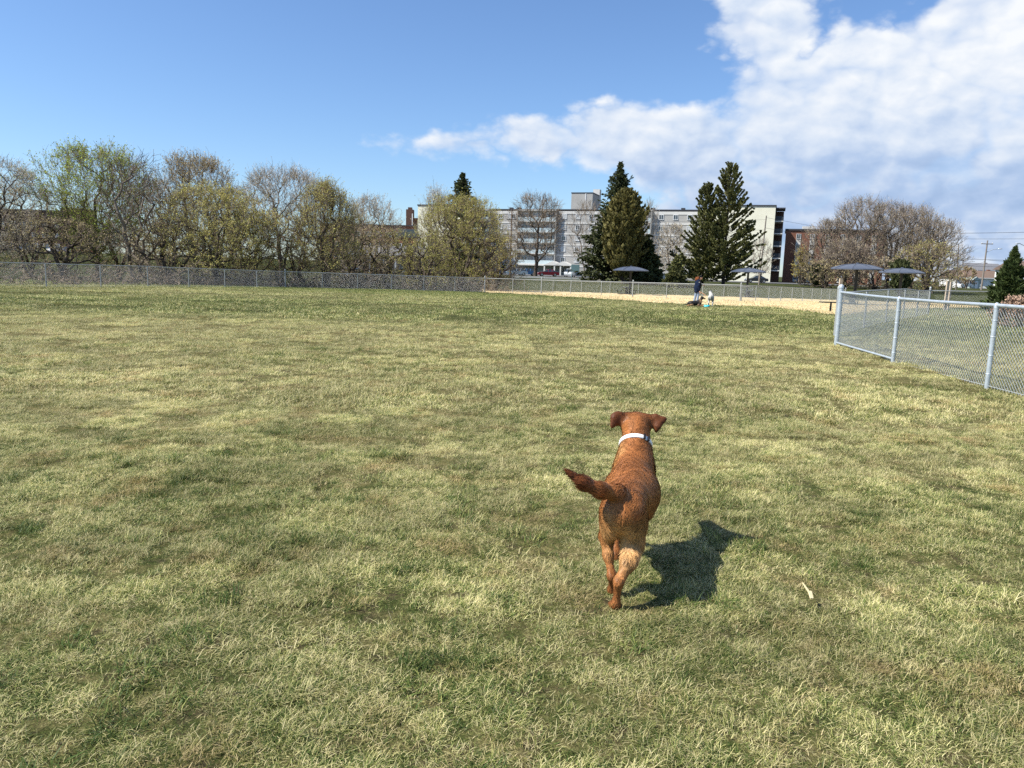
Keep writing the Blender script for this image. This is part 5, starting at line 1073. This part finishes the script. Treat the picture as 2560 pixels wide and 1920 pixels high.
def dog_col(P, C=None):
    x, y, z = P[:, 0], P[:, 1], P[:, 2]; C = prim_cols(DOGP, P, .014) if C is None else C.copy()
    nz_ = vnoise(x * 45 + z * 30, y * 40, 3)[:, None]; C = C * (.92 + .16 * nz_)
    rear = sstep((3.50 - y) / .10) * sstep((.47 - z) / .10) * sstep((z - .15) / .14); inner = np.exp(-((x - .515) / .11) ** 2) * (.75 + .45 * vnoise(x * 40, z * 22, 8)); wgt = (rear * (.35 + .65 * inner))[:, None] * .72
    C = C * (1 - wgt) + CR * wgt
    sunlit_rump = (sstep((3.42 - y) / .08) * sstep((.53 - z) / .06) * sstep((z - .40) / .05) * sstep((.52 - x) / .08))[:, None] * .4; C = C * (1 - sunlit_rump) + CR * .8 * sunlit_rump  # sunlit gold of the left rump put into the coat colour
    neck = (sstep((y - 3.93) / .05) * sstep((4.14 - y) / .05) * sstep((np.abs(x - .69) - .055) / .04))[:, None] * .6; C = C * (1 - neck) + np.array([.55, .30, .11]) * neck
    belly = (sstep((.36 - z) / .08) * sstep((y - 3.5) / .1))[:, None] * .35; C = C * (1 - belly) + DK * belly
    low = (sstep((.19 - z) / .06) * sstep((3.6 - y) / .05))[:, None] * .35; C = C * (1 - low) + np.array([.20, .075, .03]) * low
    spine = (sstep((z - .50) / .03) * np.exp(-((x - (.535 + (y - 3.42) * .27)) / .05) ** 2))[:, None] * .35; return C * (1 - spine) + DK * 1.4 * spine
dg = empty('dog', (.53, 3.42, 0), 0, 'red-brown dog with white collar running away across the grass', 'dog')
off = np.array([.53, 3.42, 0]); DOGL = [((p[0], tuple(np.array(p[1]) - off), tuple(np.array(p[2]) - off), *p[3:]) if p[0] == 'c' else (p[0], tuple(np.array(p[1]) - off), *p[2:])) for p in DOGP]
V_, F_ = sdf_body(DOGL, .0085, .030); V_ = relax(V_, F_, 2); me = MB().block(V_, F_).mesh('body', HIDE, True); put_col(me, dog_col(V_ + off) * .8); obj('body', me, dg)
def dog_flow(P):
    W = P + off; n = len(P); up = sstep((W[:, 2] - .36) / .08)[:, None]; f = np.array([-.25, -1.0, -.15]) * up + np.array([0, -.25, -1.0]) * (1 - up)
    wav = np.sin(W[:, 1] * 70 + 5 * np.sin(W[:, 0] * 30 + W[:, 2] * 20) + W[:, 0] * 18)[:, None] * .55; f = f + np.stack([np.ones(n), np.zeros(n), np.zeros(n)], -1) * wav
    tail = (sstep((.52 - W[:, 0]) / .05) * sstep((W[:, 2] - .5) / .03))[:, None]; f = f * (1 - tail) + np.array([-.85, -.2, .35]) * tail
    ear = (sstep((W[:, 2] - .67) / .02) * sstep((np.abs(W[:, 0] - .705) - .075) / .02))[:, None]; return f * (1 - ear) + np.array([0, -.1, -1.]) * ear
def dog_len(P):
    W = P + off; L = np.full(len(P), .023); L = L + .018 * sstep((.52 - W[:, 0]) / .05) * sstep((W[:, 2] - .52) / .03); L = L + .014 * sstep((3.48 - W[:, 1]) / .06) * sstep((W[:, 2] - .22) / .06) * sstep((.5 - W[:, 2]) / .05)
    L = L * (.42 + .58 * sstep((W[:, 2] - .20) / .10)) * np.where(W[:, 1] > 4.12, .5, 1) * np.where((W[:, 1] > 4.12) & (np.abs(W[:, 0] - .705) > .085), .5, 1); L = L * (.35 + .65 * sstep((W[:, 0] - .245) / .06)); return L + .012 * sstep((W[:, 1] - 3.93) / .05) * sstep((4.1 - W[:, 1]) / .05)
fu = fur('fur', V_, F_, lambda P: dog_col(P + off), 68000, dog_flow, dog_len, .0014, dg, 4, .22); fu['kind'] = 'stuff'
# collar with buckle
cc = np.array([.688, 4.075, .612]) - off; ax_ = Vector((.025, .15, .125)).normalized(); qc = Vector((0, 0, 1)).rotation_difference(ax_)
WCOL = mat('white_collar_band', (.78, .80, .80), .5, .05); BLK = mat('black_plastic', (.015, .015, .017), .4, .05)
co = MB().lathe([(.084, -.0120), (.0915, -.0118), (.0925, 0), (.0915, .0118), (.084, .0120), (.084, -.0120)], 40).build('collar', WCOL, dg, True, loc=cc); co.rotation_mode = 'QUATERNION'; co.rotation_quaternion = qc
for a_, nm, mt, sz in ((-.62, 'buckle', BLK, (.010, .010, .028)), (-.33, 'buckle', BLK, (.010, .010, .030))):
    bo = MB().box((0, 0, 0), sz).build(nm, mt, co, loc=(math.sin(-a_) * .0945 if False else math.cos(-math.pi / 2 - a_) * .0945, math.sin(-math.pi / 2 - a_) * .0945, 0)); bo.rotation_euler = (0, 0, -math.pi / 2 - a_)

# --- person standing by the wood chips
pb = gp(1741, 48); NAVY, BLKC, JEAN, SKIN, HAIR = (.008, .015, .038), (.007, .007, .009), (.22, .28, .38), (.55, .33, .24), (.16, .055, .022)
pe = empty('person', pb, 0, 'person in navy parka and pale jeans stooping over the dogs', 'person')
hd = [('e', (.17, 0, 1.555), (.098, .078, .115), SKIN), ('c', (.06, 0, 1.40), (.14, 0, 1.50), .058, .055, SKIN), ('c', (.262, 0, 1.55), (.282, 0, 1.535), .014, .017, SKIN), ('e', (.16, .078, 1.55), (.022, .012, .032), SKIN), ('e', (.16, -.078, 1.55), (.022, .012, .032), SKIN), ('e', (.246, 0, 1.505), (.022, .03, .012), (.4, .16, .13)),
      ('e', (.250, .032, 1.575), (.012, .012, .008), BLKC), ('e', (.250, -.032, 1.575), (.012, .012, .008), BLKC), ('c', (.05, 0, 1.40), (0, 0, .9), .10, .11, SKIN)]
for s_, sh_, el_, hn_ in ((-1, (.02, -.19, 1.36), (.02, -.25, 1.08), (.11, -.22, .72)), (1, (.03, .19, 1.36), (.12, .22, 1.12), (.36, .16, 1.11))):
    hd += [('c', sh_, el_, .05, .042, SKIN), ('c', el_, hn_, .042, .030, SKIN)]; h_ = np.array(hn_); dv = norm(h_ - np.array(el_)); sd = norm(np.cross(dv, [0, 0, 1.]) + np.array([1e-6, 0, 0])); hd += [('c', tuple(h_), tuple(h_ + dv * .07), .034, .036, SKIN)]
    for j in range(4): f0 = h_ + dv * .08 + sd * (j - 1.5) * .02; f1 = f0 + dv * (.045 + .01 * (j in (1, 2))); hd += [('c', tuple(f0), tuple(f1), .0095, .009, SKIN), ('c', tuple(f1), tuple(f1 + dv * .012 + np.array([0, 0, -.028])), .009, .008, SKIN)]
    hd += [('c', tuple(h_ + dv * .02 + sd * .04), tuple(h_ + dv * .07 + sd * .055), .011, .009, SKIN)]
for s_, kx, fx_ in ((-1, .06, .02), (1, -.05, -.12)): hd += [('c', (-.02, s_ * .09, .9), (kx, s_ * .10, .48), .08, .055, SKIN), ('c', (kx, s_ * .10, .48), (fx_, s_ * .10, .09), .052, .036, SKIN), ('c', (fx_, s_ * .1, .06), (fx_ + .13, s_ * .1, .045), .042, .035, SKIN)]
body('body', hd, .012, .012, CLOTH, pe, cs=.006)
jk = [('e', (.0, 0, 1.22), (.17, .24, .25), NAVY), ('e', (-.02, 0, .92), (.19, .235, .30), NAVY), ('c', (.02, -.17, 1.36), (.03, .17, 1.36), .085, .085, NAVY), ('c', (.02, -.20, 1.36), (.02, -.265, 1.08), .078, .072, NAVY), ('c', (.02, -.265, 1.08), (.10, -.23, .78), .070, .056, NAVY), ('c', (.03, .20, 1.36), (.12, .23, 1.12), .078, .07, BLKC), ('c', (.12, .23, 1.12), (.32, .165, 1.11), .068, .055, BLKC), ('e', (.10, 0, 1.05), (.13, .20, .36), BLKC), ('c', (-.06, -.12, .70), (-.06, .12, .70), .10, .10, NAVY), ('c', (.06, -.1, .70), (.06, .1, .70), .09, .09, NAVY)]
jo, *_ = body('parka', jk, .02, .05, CLOTH, pe, cs=.015)
MB().lathe([(.001, -.006), (.045, -.006), (.045, .006), (.001, .007)], 14).build('round_badge', BAND, jo, loc=(.03, -.288, 1.26), rot=(math.pi / 2, 0, 0))
hod = [('c', (-.02, -.10, 1.47), (-.10, 0, 1.43), .07, .08, HAIR), ('c', (-.10, 0, 1.43), (-.02, .10, 1.47), .08, .07, HAIR), ('c', (-.02, -.10, 1.47), (.08, -.10, 1.40), .07, .05, HAIR), ('c', (-.02, .10, 1.47), (.08, .10, 1.40), .07, .05, HAIR), ('e', (-.06, 0, 1.50), (.11, .13, .11), HAIR), ('c', (.0, 0, 1.52), (.07, 0, 1.56), .08, .07, HAIR)]
body('fur_trimmed_hood', hod, .018, .03, CLOTH, pe)
cap = [('e', (.155, 0, 1.60), (.105, .088, .085), BLKC), ('c', (.24, -.04, 1.60), (.24, .04, 1.60), .03, .03, BLKC), ('e', (.08, 0, 1.56), (.05, .08, .08), BLKC)]
body('knit_cap', cap, .014, .02, CLOTH, pe)
jn = []
for s_, kx, fx_ in ((-1, .06, .02), (1, -.05, -.12)): jn += [('c', (-.02, s_ * .09, .86), (kx, s_ * .10, .48), .100, .078, JEAN), ('c', (kx, s_ * .10, .48), (fx_, s_ * .10, .10), .076, .066, JEAN)]
body('jeans', jn + [('c', (-.02, -.06, .86), (-.02, .06, .86), .11, .11, JEAN)], .016, .03, CLOTH, pe)
for s_, fx_ in ((-1, .02), (1, -.12)): body('shoe', [('c', (fx_ - .04, s_ * .1, .055), (fx_ + .14, s_ * .1, .045), .055, .045, BLKC), ('c', (fx_ - .03, s_ * .1, .09), (fx_, s_ * .1, .11), .05, .05, BLKC)], .014, .02, CLOTH, pe)
STK = mat('tan_stick', (.62, .34, .20), .5, .1)
h_ = np.array(pb) + np.array([.13, -.22, .70]); o = MB().path([(-.05, 0, .05), (.06, -.02, -.04), (.2, -.04, -.13), (.3, -.05, -.17), (.34, -.05, -.24), (.31, -.05, -.33)], [.024, .024, .022, .024, .02, .014], 8).build('ball_thrower', STK, loc=h_, smooth=True); tag(o, 'tan curved ball thrower held low by the person in the parka', 'dog toy')

# --- white dog with its back to us
WHT, SHADE_GRY, TAN = (.42, .41, .37), (.20, .21, .18), (.42, .24, .11)  # the grey is shade on the white dog's rear, painted into its coat
b = gp(1776, 40.2); we = empty('dog', b, -.25, 'white dog with black ears standing beside the person', 'dog')
wp_ = [('e', (0, .0, .50), (.135, .16, .125), WHT), ('e', (0, .28, .50), (.14, .24, .16), WHT), ('e', (0, .52, .52), (.13, .14, .16), WHT), ('c', (0, .55, .58), (-.06, .68, .72), .10, .075, WHT), ('e', (-.07, .73, .74), (.075, .085, .07), BLKC), ('c', (-.08, .79, .72), (-.10, .90, .69), .05, .035, WHT), ('c', (-.12, .70, .78), (-.135, .70, .86), .035, .012, BLKC), ('c', (-.03, .70, .78), (-.005, .70, .86), .035, .012, BLKC),
       ('c', (0, -.12, .54), (-.03, -.22, .40), .03, .02, SHADE_GRY), ('c', (-.03, -.22, .40), (-.02, -.22, .30), .02, .01, SHADE_GRY), ('e', (0.02, -.06, .42), (.08, .08, .12), SHADE_GRY)]
for s_ in (-1, 1):
    wp_ += [('c', (s_ * .085, 0, .46), (s_ * .10, .07, .30), .085, .055, WHT), ('c', (s_ * .10, .07, .30), (s_ * .105, -.09, .17), .045, .028, WHT), ('c', (s_ * .105, -.09, .17), (s_ * .105, -.05, .04), .027, .023, WHT), ('c', (s_ * .105, -.05, .035), (s_ * .105, .0, .025), .028, .024, WHT),
            ('c', (s_ * .09, .54, .42), (s_ * .095, .50, .26), .06, .04, WHT), ('c', (s_ * .095, .50, .26), (s_ * .095, .53, .04), .033, .024, WHT), ('c', (s_ * .095, .53, .035), (s_ * .095, .57, .025), .03, .025, WHT)]
body('body', wp_, .014, .04, HIDE, we)
# --- black and tan dog lying on the grass
b = gp(1738, 40.0); le = empty('dog', b, .12, 'black and tan dog lying on the grass at the person\'s feet', 'dog'); BK = (.018, .016, .016)
lp = [('e', (-.05, 0, .15), (.30, .13, .135), BK), ('e', (-.28, 0, .14), (.15, .13, .12), BK), ('e', (.18, 0, .19), (.16, .12, .15), BK), ('c', (.22, 0, .24), (.31, -.02, .40), .085, .07, BK), ('e', (.34, -.02, .44), (.085, .072, .07), BK), ('c', (.39, -.02, .43), (.50, -.03, .40), .05, .034, TAN), ('c', (.31, -.07, .48), (.295, -.08, .545), .03, .01, BK), ('c', (.31, .04, .48), (.295, .05, .545), .03, .01, BK),
      ('c', (-.26, -.10, .13), (-.20, -.16, .07), .09, .05, BK), ('c', (-.20, -.16, .06), (-.42, -.20, .04), .04, .028, TAN), ('c', (-.42, -.20, .04), (-.50, -.19, .03), .03, .026, TAN), ('c', (.20, -.10, .14), (.12, -.13, .05), .055, .04, BK), ('c', (.12, -.13, .045), (.40, -.15, .035), .036, .028, TAN), ('c', (.40, -.15, .03), (.46, -.15, .028), .03, .026, (.6, .48, .34)), ('c', (.22, .10, .12), (.44, .10, .035), .045, .028, TAN), ('c', (-.40, .05, .10), (-.62, .12, .03), .035, .015, BK), ('e', (.25, -.06, .24), (.06, .07, .09), TAN)]
body('body', lp, .014, .04, HIDE, le)
b = gp(1767, 39.2); CY = mat('cyan_plastic', (.05, .50, .58), .35, .05)
e = empty('water_bowl', b, 0, 'bright cyan bowl on the grass by the white dog', 'bowl'); MB().lathe([(.001, .02), (.09, .02), (.13, .09), (.15, .095), (.145, .02), (.15, 0), (.001, .0)], 18).build('bowl', CY, e, True); MB().lathe([(.12, .06), (.001, .06)], 18).build('water', mat('water', (.08, .2, .22), .05, .02, spec=.8), e)
# --- pale splinter of wood in the grass
x_, y_ = 0, 0
for D_ in np.arange(2.5, 5, .005):
    P_ = at(2028, 1512, D_)
    if P_[2] < .02: break
o = MB(); prof_ = [(-.018, 0), (.018, 0), (.030, .085), (.020, .10), (.006, .085), (-.03, .17), (-.045, .20), (-.012, .075)]
a_ = np.array([(x1, 0, z1) for x1, z1 in prof_]); n = len(a_); th = np.array([0, .008, 0]); k = np.arange(n); k2 = (k + 1) % n
o.block(np.concatenate([a_ - th, a_ + th]), np.stack([k, k2, k2 + n, k + n], -1)); c0 = np.array([[0.004, 0, .06]]); 
for s_, fl in ((-1, 0), (1, 1)): o.block(np.concatenate([a_ + th * s_, c0 + th * s_]), np.stack([k, k2, np.full(n, n)], -1)[:, ::-1 if fl else 1])
ob = o.build('wood_splinter', mat('fresh_pale_wood', (.66, .56, .34), .7, .1, 30), loc=(P_[0], P_[1], .05), rot=(-.95, .15, .2), scale=(.42, .42, .42)); tag(ob, 'pale forked wood splinter lying in the grass right of the running dog', 'wood splinter')
